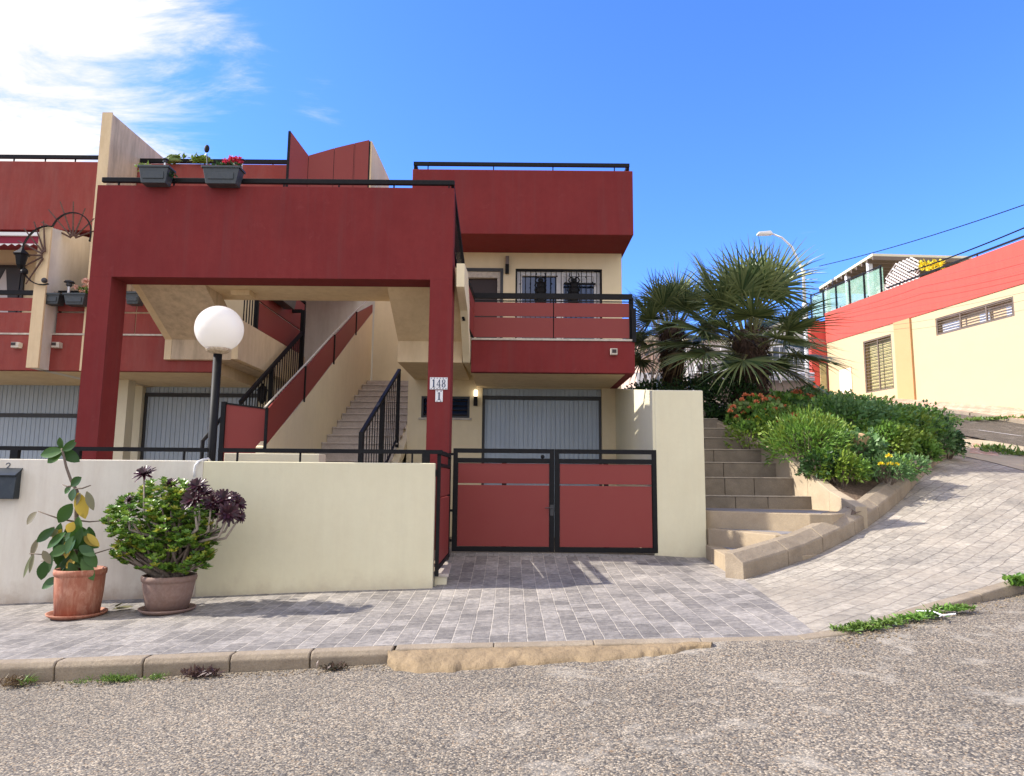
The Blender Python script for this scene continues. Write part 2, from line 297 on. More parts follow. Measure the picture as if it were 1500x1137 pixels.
# ------------------------------------------------------------------ mesh helpers
class MB:
    def __init__(s): s.v = []; s.f = []
    def add(s, vs, fs):
        o = len(s.v); s.v += [Vector(a) for a in vs]; s.f += [tuple(o+i for i in f) for f in fs]; return s
    def box(s, x0, x1, y0, y1, z0, z1):
        return s.add([(x0, y0, z0), (x1, y0, z0), (x1, y1, z0), (x0, y1, z0), (x0, y0, z1), (x1, y0, z1), (x1, y1, z1), (x0, y1, z1)],
                     [(0, 3, 2, 1), (4, 5, 6, 7), (0, 1, 5, 4), (1, 2, 6, 5), (2, 3, 7, 6), (3, 0, 4, 7)])
    def hexa(s, a, b):
        """two quads (lists of 4 points), front a and back b"""
        return s.add(list(a)+list(b), [(0, 1, 2, 3), (7, 6, 5, 4), (0, 4, 5, 1), (1, 5, 6, 2), (2, 6, 7, 3), (3, 7, 4, 0)])
    def prism(s, pts, d):
        """polygon points extruded by vector d"""
        d = Vector(d); n = len(pts)
        s.add([Vector(p) for p in pts]+[Vector(p)+d for p in pts],
              [tuple(range(n)), tuple(range(2*n-1, n-1, -1))]+[(i, i+n, (i+1) % n+n, (i+1) % n) for i in range(n)]); return s
    def bar(s, a, b, w, h, up=(0, 0, 1)):
        a, b = Vector(a), Vector(b); d = (b-a).normalized(); up = Vector(up)
        if abs(d.dot(up)) > .98: up = Vector((0, 1, 0))
        r = d.cross(up).normalized(); u = r.cross(d).normalized(); r = r*w/2; u = u*h/2
        return s.hexa([a-r-u, a+r-u, a+r+u, a-r+u], [b-r-u, b+r-u, b+r+u, b-r+u])
    def tube(s, pts, rad, n=8, cap=True):
        pts = [Vector(p) for p in pts]; k = len(pts)
        rad = rad if isinstance(rad, (list, tuple)) else [rad]*k
        o = len(s.v); prev = None
        for i, p in enumerate(pts):
            d = (pts[min(i+1, k-1)]-pts[max(i-1, 0)]).normalized()
            if prev is None:
                ref = Vector((0, 0, 1)) if abs(d.z) < .9 else Vector((1, 0, 0)); a = d.cross(ref).normalized()
            else: a = (prev-d*prev.dot(d)).normalized()
            prev = a; b = d.cross(a)
            for j in range(n):
                t = 2*math.pi*j/n; s.v.append(p+(a*math.cos(t)+b*math.sin(t))*rad[i])
        for i in range(k-1):
            for j in range(n):
                j2 = (j+1) % n; s.f.append((o+i*n+j, o+i*n+j2, o+(i+1)*n+j2, o+(i+1)*n+j))
        if cap: s.f.append(tuple(o+j for j in range(n-1, -1, -1))); s.f.append(tuple(o+(k-1)*n+j for j in range(n)))
        return s
    def lathe(s, c, prof, n=32, sx=1, sy=1):
        """profile [(r, z)] round vertical axis at c"""
        c = Vector(c); o = len(s.v)
        for r, z in prof:
            for j in range(n):
                t = 2*math.pi*j/n; s.v.append(c+Vector((r*math.cos(t)*sx, r*math.sin(t)*sy, z)))
        for i in range(len(prof)-1):
            for j in range(n):
                j2 = (j+1) % n; s.f.append((o+i*n+j, o+i*n+j2, o+(i+1)*n+j2, o+(i+1)*n+j))
        s.f.append(tuple(o+j for j in range(n-1, -1, -1))); s.f.append(tuple(o+(len(prof)-1)*n+j for j in range(n)))
        return s
    def ball(s, c, r, n=16, m=10, sx=1, sy=1, sz=1):
        prof = [(max(r*math.sin(math.pi*i/m), 1e-4), -r*math.cos(math.pi*i/m)*sz) for i in range(m+1)]
        return s.lathe(c, prof, n, sx, sy)
    def leaf(s, p, d, nrm, L_, W, fold=.15, droop=0.0, seg=2, tip=.05, wide=.5):
        """leaf blade: p base, d direction, nrm normal"""
        p, d = Vector(p), Vector(d).normalized(); nrm = Vector(nrm)
        r = d.cross(nrm)
        if r.length < 1e-3: r = d.cross(Vector((1, .3, .2)))
        r.normalize(); n_ = r.cross(d).normalized(); o = len(s.v)
        for i in range(seg+1):
            t = i/seg
            wd = W*.5*(math.sin(math.pi*min(1, (t*.86+.07))**(.8 if wide < .5 else 1.0))) if 0 < i < seg else W*.5*(.12 if i == 0 else tip)
            q = p+d*L_*t-Vector((0, 0, 1))*droop*L_*t*t
            s.v += [q-r*wd+n_*fold*wd, q, q+r*wd+n_*fold*wd]
        for i in range(seg):
            a = o+3*i
            s.f += [(a, a+1, a+4, a+3), (a+1, a+2, a+5, a+4)]
        return s
    def quadleaf(s, p, d, nrm, L_, W):
        p, d = Vector(p), Vector(d).normalized(); r = d.cross(Vector(nrm))
        if r.length < 1e-3: r = d.cross(Vector((1, .3, .2)))
        r.normalize(); o = len(s.v)
        s.v += [p, p+d*L_*.45+r*W*.5, p+d*L_, p+d*L_*.45-r*W*.5]; s.f.append((o, o+1, o+2, o+3)); return s
    def build(s, name, mat, parent=None, bevel=0, smooth=False, label=None, org=None):
        base = wloc(parent) if parent is not None else (Vector(org) if org is not None else Vector((0, 0, 0)))
        me = bpy.data.meshes.new(name)
        me.from_pydata([tuple(v-base) for v in s.v], [], s.f); me.materials.append(mat)
        bm = bmesh.new(); bm.from_mesh(me)
        if len(bm.faces) < 3000 and not getattr(s, 'open', False): bmesh.ops.recalc_face_normals(bm, faces=bm.faces)
        bm.to_mesh(me); bm.free()
        if smooth:
            me.polygons.foreach_set('use_smooth', [True]*len(me.polygons))
        o = bpy.data.objects.new(name, me); col.objects.link(o)
        if parent is not None: o.parent = parent
        else: o.location = base
        if bevel:
            b = o.modifiers.new('bevel', 'BEVEL'); b.width = bevel; b.segments = 2; b.limit_method = 'ANGLE'
        if label: o['label'] = label
        return o
def wloc(o):
    v = Vector((0, 0, 0))
    while o is not None: v = v+o.location; o = o.parent
    return v
def tag(o, label, cat=None, group=None, kind=None):
    if label: o['label'] = label
    if cat: o['category'] = cat
    if group: o['group'] = group
    if kind: o['kind'] = kind
    return o
def thing(name, loc, label, cat, group=None):
    o = bpy.data.objects.new(name, None); o.empty_display_size = .2; col.objects.link(o); o.location = loc
    return tag(o, label, cat, group)
def struct(o): o['kind'] = 'structure'; return o
def smooth_angle(o): pass
rv = lambda s=1: Vector((rnd.uniform(-s, s), rnd.uniform(-s, s), rnd.uniform(-s, s)))
def rdir():
    while True:
        v = rv()
        if .05 < v.length < 1: return v.normalized()
# ------------------------------------------------------------------ terrain
class TPS:
    def __init__(s, pts, lam=0.0):
        A = np.array([[p[0], p[1]] for p in pts], float); z = np.array([p[2] for p in pts], float)
        n = len(A); d = np.linalg.norm(A[:, None]-A[None], axis=2); K = np.where(d > 0, d*d*np.log(d+1e-12), 0)+lam*np.eye(n)
        Pm = np.hstack([np.ones((n, 1)), A]); Z = np.zeros((3, 3))
        s.w = np.linalg.solve(np.block([[K, Pm], [Pm.T, Z]]), np.concatenate([z, np.zeros(3)])); s.A = A; s.n = n
    def __call__(s, x, y):
        d = np.hypot(s.A[:, 0]-x, s.A[:, 1]-y); k = np.where(d > 0, d*d*np.log(d+1e-12), 0)
        return float(k@s.w[:s.n]+s.w[s.n]+s.w[s.n+1]*x+s.w[s.n+2]*y)
K1 = [(1090, 849, 9.65), (1144, 832, 10.1), (1179, 820, 10.5), (1244, 789, 11.3), (1288, 760, 12.2), (1326, 728, 13.2), (1352, 698, 14.3), (1376, 678, 15.5), (1399, 666, 17)]
K1 = [P(*a) for a in K1]
K2 = [P(1200, 932, 6.7), P(1270, 913, 7.0), P(1330, 893, 7.5), P(1400, 872, 8.0), P(1500, 843, 8.8)]
ctl = [P(*a) for a in [(0, 885, 10), (300, 874, 10), (633, 862, 10), (-250, 893, 10), (0, 967, 6.9), (300, 956, 6.9), (570, 946, 6.9), (-350, 977, 6.9),
       (900, 940, 6.85), (665, 810, 12), (965, 814, 12), (1032, 817, 12),
       (1500, 690, 14.9), (1500, 662, 17.5), (1500, 645, 19.5), (1500, 618, 24), (1500, 603, 26), (1395, 640, 19.5), (1385, 625, 23), (1340, 600, 28), (1240, 583, 36), (1700, 640, 21)]]
ctl += K1+K2+[Vector((3.3, 22, 4.0)), Vector((5, 31, 5.3)), Vector((12, 45, 6.6)), Vector((45, 30, 6.0)), Vector((40, 60, 8.0)), Vector((12, 70, 8.0)), Vector((13, 14, 1.75))]
Hs = TPS(ctl, .02)
rc = [P(*a) for a in [(-250, 1012, 6.7), (0, 1003, 6.73), (100, 998, 6.73), (200, 994, 6.73), (300, 988, 6.73), (400, 983, 6.73), (520, 976, 6.73), (700, 981, 6.35), (913, 968, 6.35), (1041, 947, 6.55), (1200, 936, 6.62), (1300, 921, 6.85), (1420, 895, 7.5), (1500, 872, 8.3)]]
rc += [Vector((-6, 0, -.36)), Vector((0, 0, -.18)), Vector((6, 0, 0.05)), Vector((14, 8, 1.0)), Vector((-16, 3, -.6)), Vector((16, 0, .4))]
rc += [Vector((x, y, Hs(x, y)-.13)) for x, y in ((8.2, 10.25), (10.5, 12.85), (13.5, 15.85), (18, 18.85), (24, 20.5))]+[Vector((22, 12, 1.9))]
Hr0 = TPS(rc, .003)
Hr = lambda x, y: Hr0(max(-18, min(26, x)), max(-2, min(21, y)))
def inside(poly, x, y):
    c = False; n = len(poly); j = n-1
    for i in range(n):
        xi, yi = poly[i]; xj, yj = poly[j]
        if (yi > y) != (yj > y) and x < (xj-xi)*(y-yi)/(yj-yi)+xi: c = not c
        j = i
    return c
def dense(poly, st):
    out = []
    for i in range(len(poly)):
        a, b = Vector(poly[i]), Vector(poly[(i+1) % len(poly)]); k = max(1, int((b-a).length/st))
        for q in range(k): out.append(tuple(a+(b-a)*q/k))
    return out
def sheet(name, poly, zf, dz, mat, st, kind='structure'):
    b = dense([(p[0], p[1]) for p in poly], st)
    xs = [p[0] for p in b]; ys = [p[1] for p in b]; pts = list(b)
    x = min(xs)+st/2
    while x < max(xs):
        y = min(ys)+st/2
        while y < max(ys):
            if inside(b, x, y): pts.append((x, y))
            y += st
        x += st
    r = delaunay_2d_cdt([Vector(p) for p in pts], [(i, (i+1) % len(b)) for i in range(len(b))], [], 1, 1e-5)
    mb = MB(); mb.v = [Vector((p.x, p.y, zf(p.x, p.y)+dz)) for p in r[0]]; mb.f = []
    for f in r[2]:
        a, b_, c = (mb.v[i] for i in f[:3])
        mb.f.append(tuple(f) if (b_-a).cross(c-a).z > 0 else tuple(reversed(f)))
    mb.open = True
    o = mb.build(name, mat, smooth=True)
    if kind: o['kind'] = kind
    return o
xy = lambda v: (v.x, v.y)
K2ext = [xy(p) for p in K2]+[(8.2, 10.4), (10.5, 13), (13.5, 16), (18, 19), (30, 22)]
KY = lambda x: 6.9 if x < 1 else 6.9-.2*min(1, (x-1)/2)
kin = [(x, KY(x)) for x in (-20, -14, -8, -4, -1, 0, 1, 2)]+[xy(K2[0])]
# big ground out to the horizon
def Gz(x, y):
    t = max(0, min(1, (y-24)/26)); return -.75+6.2*t*t*(3-2*t)
g = MB(); xs = [-900, -300, -100, -50, -30, -20, -10, 0, 3, 10, 20, 40, 60, 120, 300, 900]; ys = [-400, -100, -30, -10, 0, 6, 12, 18, 24, 27, 30, 33, 36, 40, 45, 50, 70, 120, 300, 1200]
g.v = [Vector((x, y, Gz(x, y))) for y in ys for x in xs]
g.f = [(j*len(xs)+i, j*len(xs)+i+1, (j+1)*len(xs)+i+1, (j+1)*len(xs)+i) for j in range(len(ys)-1) for i in range(len(xs)-1)]
g.open = True; struct(g.build('ground', GRND))
road_poly = [(-30, -8), (30, -8), (30, 22)]+list(reversed([(p[0]+.0, p[1]+.05) for p in K2ext[:-1]]))+[(2, 6.8), (1, 6.84), (-1, 6.84), (-30, 6.84)]
sheet('road', road_poly, Hr, 0, ASPH, .5)
pave_poly = kin+[xy(K1[0]), (3.28, 12.0), (-1.0, 12.02), (-1.05, 10.1), (-20, 10.1)]
sheet('sidewalk', pave_poly, Hs, 0, PAVE, .3)
pat = MB(); pat.box(-16, -1.1, 10.2, 16.3, .0, .26); pat.box(-1.1, 2.44, 12.0, 16.3, .0, .262); struct(pat.build('patio_floor', STEPC))
dr = MB(); 
for i in range(30):
    x = -.9+i*.104; dr.box(x, x+.09, 11.82, 11.98, Hs(x, 11.9)-.03, Hs(x, 11.9)+.008)
tag(dr.build('drain_channel', concrete('drain_concrete', C(.30, .28, .27), C(.2, .19, .18))), 'ribbed grey drain strip across the foot of the black and red driveway gate', 'drain')
ramp_poly = [xy(K2[0])]+K2ext[1:9]+[(16.5, 18.0), xy(P(1500, 688, 14.9))]+[xy(p) for p in reversed(K1)]
ramp_poly = [xy(K2[0])]+K2ext[1:8]+[(12.5, 14.4), xy(P(1500, 690, 14.9)), xy(P(1450, 676, 16))]+[xy(p) for p in reversed(K1)]
sheet('ramp_pavement', ramp_poly, Hs, 0.0, RAMPM, .35)
# hill under everything on the right
RB = lambda t, n: None
bw = [(19.1, 26), (14.6+.3, 36)]
A0 = P(1500, 603, 26); A1 = P(1240, 583, 36)
wd = Vector((A1.x-A0.x, A1.y-A0.y)).normalized(); wn = Vector((-wd.y, wd.x))   # wn points to the left of the wall, towards the street
hill = [xy(K1[8]), xy(P(1450, 676, 16)), xy(P(1500, 690, 14.9)), (12.5, 14.4), (13.5, 16), (18, 19), (45, 22), (45, 70), (3.2, 70), (3.2, 21.5), (7, 21.5), (9.5, 20.0)]
sheet('hillside', hill, Hs, -.04, GRND, .8)
def along(p, off): return (p[0]+wn.x*off, p[1]+wn.y*off)
w0 = (A0.x-wd.x*14, A0.y-wd.y*14); w1 = (A1.x+wd.x*4, A1.y+wd.y*4)
def lerp2(a, b, t): return (a[0]+(b[0]-a[0])*t, a[1]+(b[1]-a[1])*t)
sheet('upper_sidewalk', [along(w0, 0), along(w1, 0), along(w1, 2.1), along(w0, 2.1)], Hs, .10, PAVEP, .6)
kb = MB()
for i in range(24):
    a = lerp2(along(w0, 2.1), along(w1, 2.1), i/24+.001); b = lerp2(along(w0, 2.1), along(w1, 2.1), (i+1)/24-.001)
    a2 = lerp2(along(w0, 2.28), along(w1, 2.28), i/24+.001); b2 = lerp2(along(w0, 2.28), along(w1, 2.28), (i+1)/24-.001)
    V = lambda q, dz: Vector((q[0], q[1], Hs(*q)+dz))
    kb.hexa([V(a, -.1), V(b, -.1), V(b, .115), V(a, .115)], [V(a2, -.1), V(b2, -.1), V(b2, .10), V(a2, .10)])
struct(kb.build('upper_kerb', KERB))
sheet('upper_road', [along(w0, 2.25), along(w1, 2.25), along(w1, 7.2), along(w0, 7.2)], Hs, .0, ASPH2, .6)
lm = MB()
for i in range(0, 8):
    a = lerp2(along(w0, 4.9), along(w1, 4.9), .24+i*.095); b = lerp2(along(w0, 4.9), along(w1, 4.9), .24+i*.095+.055)
    a2 = lerp2(along(w0, 5.0), along(w1, 5.0), .24+i*.095); b2 = lerp2(along(w0, 5.0), along(w1, 5.0), .24+i*.095+.055)
    V = lambda q, dz=.012: Vector((q[0], q[1], Hs(*q)+dz))
    lm.add([V(a), V(b), V(b2), V(a2)], [(0, 1, 2, 3)])
k = Mat('worn_road_paint', C(.6, .58, .55), .8); k.vary(8, .7, C(.2, .2, .2)); lm.open = True; struct(lm.build('road_marking', k.m))
cr_poly = [xy(P(1399, 664, 17)), xy(P(1450, 676, 16)), xy(P(1500, 692, 14.9)), xy(P(1500, 655, 18.2)), xy(P(1450, 650, 19.0)), xy(P(1394, 645, 19.3))]
sheet('crossing_pavement', cr_poly, Hs, .012, PAVEC, .5)
tp = [xy(P(1420, 664, 17.2)), xy(P(1463, 668, 16.8)), xy(P(1460, 656, 18)), xy(P(1425, 652, 18.6))]
sheet('crossing_tiles', tp, Hs, .018, PAVEP, .5)

# kerbs: swept stones with joints
def sweep(name, line, prof, mat, stone, gap=.012, jit=.004):
    """line: 3-D points at the road side; prof: [(inward, up)] polygon; inward = left of travel"""
    seg = []; tot = 0
    for a, b in zip(line, line[1:]): seg.append((tot, a, b)); tot += (b-a).length
    def at(s):
        for s0, a, b in seg:
            l_ = (b-a).length
            if s <= s0+l_+1e-6: return a+(b-a)*((s-s0)/l_), (b-a).normalized()
        return line[-1].copy(), (line[-1]-line[-2]).normalized()
    mb = MB(); s = 0
    while s < tot-.05:
        e = min(tot, s+stone*rnd.uniform(.92, 1.08)); j = rnd.uniform(-jit, jit); rings = []
        for t in (s+gap/2, (s+e)/2, e-gap/2):
            p, _ = at(t); d = (at(min(tot, t+.4))[0]-at(max(0, t-.4))[0]); d.z = 0; d.normalize(); n_ = Vector((-d.y, d.x, 0))
            rings.append([p+n_*a+Vector((0, 0, b+j)) for a, b in prof])
        o = len(mb.v); n = len(prof)
        for r_ in rings: mb.v += r_
        for i in range(2):
            for q in range(n): mb.f.append((o+i*n+q, o+i*n+(q+1) % n, o+(i+1)*n+(q+1) % n, o+(i+1)*n+q))
        mb.f.append(tuple(o+q for q in range(n-1, -1, -1))); mb.f.append(tuple(o+2*n+q for q in range(n)))
        s = e
    return struct(mb.build(name, mat, bevel=.012))
kl = [Vector((x, 6.74, Hs(x, 6.9))) for x in [-16+i*.5 for i in range(29)]]
xk = P(575, 946, 6.74).x
kl = [p for p in kl if p.x < xk-.3]+[Vector((xk, 6.74, Hs(xk, 6.9)))]
sweep('kerb', kl, [(0.02, -.30), (0, -.045), (.03, 0.002), (.165, .004), (.165, -.3)], KERB, .80)
kl2 = [Vector((xk+.02, 6.76, Hs(xk, 6.9)))]+[Vector((x, KY(x)-.13, Hs(x, KY(x)))) for x in (-.7, -.2, .4, 1.0, 1.6, 2.2, 2.6)]+[K2[0]+Vector((0, -.12, 0)), K2[1]+Vector((.03, -.12, 0)), K2[2]+Vector((.07, -.12, 0)), K2[3]+Vector((.09, -.13, 0)), K2[4]+Vector((.1, -.14, 0)), Vector((8.35, 10.3, Hs(8.2, 10.4))), Vector((10.6, 12.9, Hs(10.5, 13)))]
sweep('kerb', kl2, [(0.0, -.35), (0, -.01), (.015, 0.004), (.15, .008), (.15, -.35)], KERB, .95, .006)
# mortar fillet down to the road
fx = [(568, 975, 950), (580, 985, 949), (640, 987, 948), (700, 982, 947), (807, 973, 945), (913, 968, 943), (967, 961, 942), (1041, 947, 941)]
mf = MB(); rows = []
bot = []; 
for i in range(len(fx)-1):
    for q in range(8):
        t = q/8; a = fx[i]; b = fx[i+1]; bot.append(tuple(a[j]+(b[j]-a[j])*t for j in range(3)))
bot.append(fx[-1])
for i, (x_, yb, yt) in enumerate(bot):
    wv = 3.5*noise.noise(Vector((x_*.04, 0, 0)))+2.2*noise.noise(Vector((x_*.2, 3, 0)))
    t_ = Vector(P(x_, yt, 6.76)); t_.y = KY(t_.x)-.128; t_.z = Hs(t_.x, KY(t_.x))-.012
    yy = 6.72
    for _ in range(12):
        q = P(x_, yb+wv, yy); hz = Hr(q.x, q.y); dd = ray(x_, yb+wv); yy = dd.y*(hz+.0-CAMZ)/dd.z
    q = P(x_, yb+wv, yy)
    mid = (t_+q)/2+Vector((0, -.02, .045)); q2 = q*.8+mid*.2+Vector((0, 0, .02))
    rows.append([t_, mid+Vector((0, .02*noise.noise(mid*5), .028*noise.noise(mid*4))), q2, q+Vector((0, 0, -.02))])
mf.v = [p for r_ in rows for p in r_]
mf.f = [(i*4+j, i*4+j+1, i*4+j+5, i*4+j+4) for i in range(len(rows)-1) for j in range(3)]
mf.open = True
o = mf.build('mortar_ramp', MORT, smooth=True); struct(o)
sd = o.modifiers.new('s', 'SUBSURF'); sd.levels = sd.render_levels = 3
tx = bpy.data.textures.new('lump', 'CLOUDS'); tx.noise_scale = .12; tx.noise_depth = 4
dm = o.modifiers.new('lumps', 'DISPLACE'); dm.texture = tx; dm.strength = .035; dm.mid_level = .5; dm.texture_coords = 'GLOBAL'
# big kerb round the bed
k1l = [p.copy() for p in K1]; k1l[0] = K1[0].copy(); k1l.append(K1[-1]+Vector((.9, 1.6, .25)))
for i, p in enumerate(k1l): p.z = Hs(p.x, p.y)
sweep('planter_kerb', k1l, [(0.0, -.2), (.012, .19), (.03, .215), (.19, .325), (.32, .335), (.32, -.25)], KERB, 1.05, .012, .006)

# ------------------------------------------------------------------ public stone steps
st = thing('stone_steps', (3.6, 12.5, .2), 'short flight of grey stone steps climbing between the cream end wall and the flower bed', 'steps')
SX = [(11.6, 5.9), (13.3, 5.66), (14.2, 5.32), (14.9, 5.13), (16.3, 4.62), (17.5, 4.4)]
def sx(y):
    for (a, xa), (b, xb) in zip(SX, SX[1:]):
        if y <= b: return xa+(xb-xa)*(y-a)/(b-a)
    return SX[-1][1]
z1, z2, z3 = .515, .79, 1.08
low = [([(3.30, 12.0), (3.085, 9.945), (3.15, 9.93), (3.4, 10.02), (3.95, 10.3), (4.45, 10.55), (5.0, 11.1), (5.0, 13.6), (3.34, 13.6)], .05, z1),
       ([(3.335, 11.93), (4.0, 10.72), (4.25, 10.66), (4.95, 11.12), (5.7, 11.75), (5.7, 13.6), (3.345, 13.6)], .06, z2),
       ([(3.34, 12.12), (4.75, 11.22), (5.1, 11.22), (5.62, 11.75), (5.80, 12.3), (5.7, 13.7), (3.35, 13.7)], .07, z3)]
for poly, za, zb in low:
    mb = MB(); mb.prism([(x, y, za) for x, y in poly], (0, 0, zb-za)); s_ = mb.build('step', STEPR, st, bevel=.012)
    # paving set on the step, back from its nosing
    c = Vector((4.4, 12.8)); a = Vector(poly[0]); b = Vector(poly[1]); n_ = Vector((b.y-a.y, a.x-b.x)).normalized()
    if n_.dot(c-a) < 0: n_ = -n_
    tm = MB(); q = [a+n_*.2+(b-a)*.02, b+n_*.2+(a-b)*.12+Vector((.1, .2)), Vector((poly[-5][0]-.12, poly[-5][1]+.14)), Vector((poly[-3][0]-.2, poly[-3][1]+.1)), Vector((poly[-1][0], 13.5))]
    tm.prism([(p.x, p.y, zb-.02) for p in q], (0, 0, .026)); tm.build('tread', TREAD, s_)
ups = [(13.2, 728), (13.65, 701), (14.1, 679), (14.55, 660), (15.0, 643), (15.5, 629), (16.0, 615), (16.5, 603)]
zp = z3
for y, py in ups:
    z = P(1110, py, y).z
    mb = MB(); x = 3.36; ye = 17.6
    xr = sx(y)+.03
    # risers of two or three cut stones with open joints
    cuts = sorted([3.36+(xr-3.36)*f for f in ((.36, .62) if y < 14 else (.45,))]); xs_ = [3.36]+cuts+[xr]
    for a, b in zip(xs_, xs_[1:]): mb.box(a+.004, b-.004, y, y+.2, zp-.25, z)
    nm = MB(); nm.box(3.37, xr-.01, y-.012, y+.19, z+.001, z+.022)
    mb.prism([(3.36, y+.2, zp-.3), (xr, y+.2, zp-.3), (sx(ye)+.02, ye, zp-.3), (3.36, ye, zp-.3)], (0, 0, z-zp+.292))
    s_ = mb.build('step', STEPC, st, bevel=.01); nm.build('nosing', NOSE, s_, bevel=.006); zp = z
sg = MB(); tops = [P(1253, 742, 11.75), P(1214, 719, 12.6), P(1182, 692, 13.3), P(1130, 657, 14.2), P(1100, 643, 14.9), P(1038, 613, 16.3)]
for a, b in zip(tops, tops[1:]):
    A = [Vector((a.x, a.y, a.z-1.3)), Vector((b.x, b.y, b.z-1.3)), b, a]; d = b-a; d.z = 0; d.normalize(); n_ = Vector((d.y, -d.x, 0))*.2
    d.z = 0
    sg.hexa([A[0], A[1], A[2]-(Vector((0, 0, 0))), A[3]], [A[0]+n_, A[1]+n_, A[2]+n_, A[3]+n_])
sg.build('side_wall', concrete('rendered_side_wall', C(.46, .38, .27), C(.34, .27, .19), .3), st, bevel=.01)

# soil of the bed
kin1 = []
for i in range(len(K1)):
    d = (K1[min(i+1, 8)]-K1[max(i-1, 0)]); d.z = 0; d.normalize(); kin1.append(Vector((K1[i].x-d.y*.27, K1[i].y+d.x*.27, Hs(K1[i].x, K1[i].y)+.24)))
bk = [Vector((9.8, 20.0, 0)), Vector((7, 21.6, 0)), Vector((3.3, 22.0, 0))]
for p in bk: p.z = Hs(p.x, p.y)-.02
soilc = kin1[3:]+[t_+Vector((.2, .05, -.05)) for t_ in tops]+bk+[P(1100, 600, 17.5)+Vector((0, 0, -.25)), Vector((3.4, 18.3, 3.35)), Vector((5.2, 19.5, 3.7)), P(1240, 700, 13.6), P(1290, 690, 14.2)]
Bs = TPS(soilc, .05)
soil_poly = [xy(p) for p in kin1[3:]]+[xy(p) for p in bk]+[(3.3, 17.4), (4.4, 17.4)]+[(t_.x+.1, t_.y) for t_ in reversed(tops)]
sheet('flower_bed_soil', soil_poly, Bs, 0, SOIL, .3)
# ------------------------------------------------------------------ entrance portal (beam, pillars, terrace slab, flights)
YF, YB = 11.9, 12.4
xL0 = P(131, 408, YF).x; xL1 = P(163, 408, YF).x; xR0 = P(630, 412, YF).x; xR1 = P(665, 300, YF).x
zT = P(400, 273.5, YF).z; zB = P(400, 407.5, YF).z; zS = P(400, 417, YB).z
YS = (zS-CAMZ)/(ray(400, 440).z)*ray(400, 440).y
pt = thing('entrance_portal', (xL0, YF, 0), 'big dark red rendered portal with cream underside spanning the shared outdoor stairs', 'portal')
b_ = MB(); b_.box(xL0, xR1, YF, YB, zB, zT); b_.build('beam', RED, pt)
b_ = MB(); b_.box(xL0, xL1, YF, YB, 0, zB-.001); b_.build('pillar', RED, pt, label='left pillar of the red portal, seen with its inner side face')
b_ = MB(); b_.box(xR0, xR1, YF, YB, .2, zB-.001); b_.build('pillar', RED, pt, label='right pillar of the red portal, carrying the house number')
b_ = MB(); b_.box(xR0-.01, xR1+.01, YF-.012, YB+.012, Hs(-1.05, 11.6)-.02, .40); b_.build('plinth', MARB, pt)
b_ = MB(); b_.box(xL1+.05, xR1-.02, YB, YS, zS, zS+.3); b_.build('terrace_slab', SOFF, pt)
# parapet bits behind the terrace so that the bridge reads from the side
# right flight and landing block
flx0 = P(583, 500, 13.8).x; flx1 = P(678, 531, 13.8).x; zl1 = P(630, 500, 13.8).z; zl0 = P(630, 531, 13.8).z
def slope_block(x0, x1, y0, z0, y1, z1, th, mb):
    return mb.prism([(x0, y0, z0), (x0, y1, z1), (x0, y1, z1+th), (x0, y0, z0+th)], (x1-x0, 0, 0))
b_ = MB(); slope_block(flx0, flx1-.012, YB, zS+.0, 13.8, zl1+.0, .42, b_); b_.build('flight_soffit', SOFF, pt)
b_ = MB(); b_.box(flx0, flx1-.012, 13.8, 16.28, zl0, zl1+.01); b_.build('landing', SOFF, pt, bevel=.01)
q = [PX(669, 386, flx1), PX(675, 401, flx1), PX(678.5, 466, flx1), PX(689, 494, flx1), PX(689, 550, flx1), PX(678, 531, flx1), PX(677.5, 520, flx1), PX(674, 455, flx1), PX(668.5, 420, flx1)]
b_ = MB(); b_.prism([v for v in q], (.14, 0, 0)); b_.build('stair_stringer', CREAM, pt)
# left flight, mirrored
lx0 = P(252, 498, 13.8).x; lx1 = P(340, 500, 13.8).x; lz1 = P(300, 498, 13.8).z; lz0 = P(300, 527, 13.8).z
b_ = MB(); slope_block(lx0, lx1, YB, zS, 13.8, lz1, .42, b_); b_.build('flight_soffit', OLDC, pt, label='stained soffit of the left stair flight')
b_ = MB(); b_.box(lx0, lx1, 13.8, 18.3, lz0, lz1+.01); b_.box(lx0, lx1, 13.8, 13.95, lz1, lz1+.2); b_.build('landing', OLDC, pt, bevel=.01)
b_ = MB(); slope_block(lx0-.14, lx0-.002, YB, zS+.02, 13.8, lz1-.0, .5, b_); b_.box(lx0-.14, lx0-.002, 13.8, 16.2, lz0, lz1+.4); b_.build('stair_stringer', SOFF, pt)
zw0 = PX(367, 478, lx1).z; 
b_ = MB(); a_ = PX(367, 480, lx1); c_ = PX(419, 504, lx1); 
b_.box(lx1+.001, lx1+.13, 13.8, 18.3, lz0+.02, a_.z-.02); b_.build('upstand_wall', SOFF, pt)
b_ = MB(); b_.box(lx1+.03, lx1+.07, 14.95, 18.25, a_.z+.03, a_.z+.62); b_.box(lx1+.03, lx1+.07, 14.95, 18.25, a_.z+.66, a_.z+1.4); b_.build('railing_panel', PANEL, pt)
b_ = MB(); b_.box(lx1+.0, lx1+.08, 14.86, 14.95, a_.z-.05, a_.z+1.5); b_.box(lx1+.0, lx1+.08, 18.25, 18.33, a_.z-.05, a_.z+1.5); b_.box(lx1+.0, lx1+.08, 14.9, 18.3, a_.z+1.45, a_.z+1.5)
for i in range(5): b_.box(lx1+.03, lx1+.05, 14.2+i*.15, 14.22+i*.15, a_.z-.1, a_.z+1.3)
b_.build('landing_railing', IRON, pt)
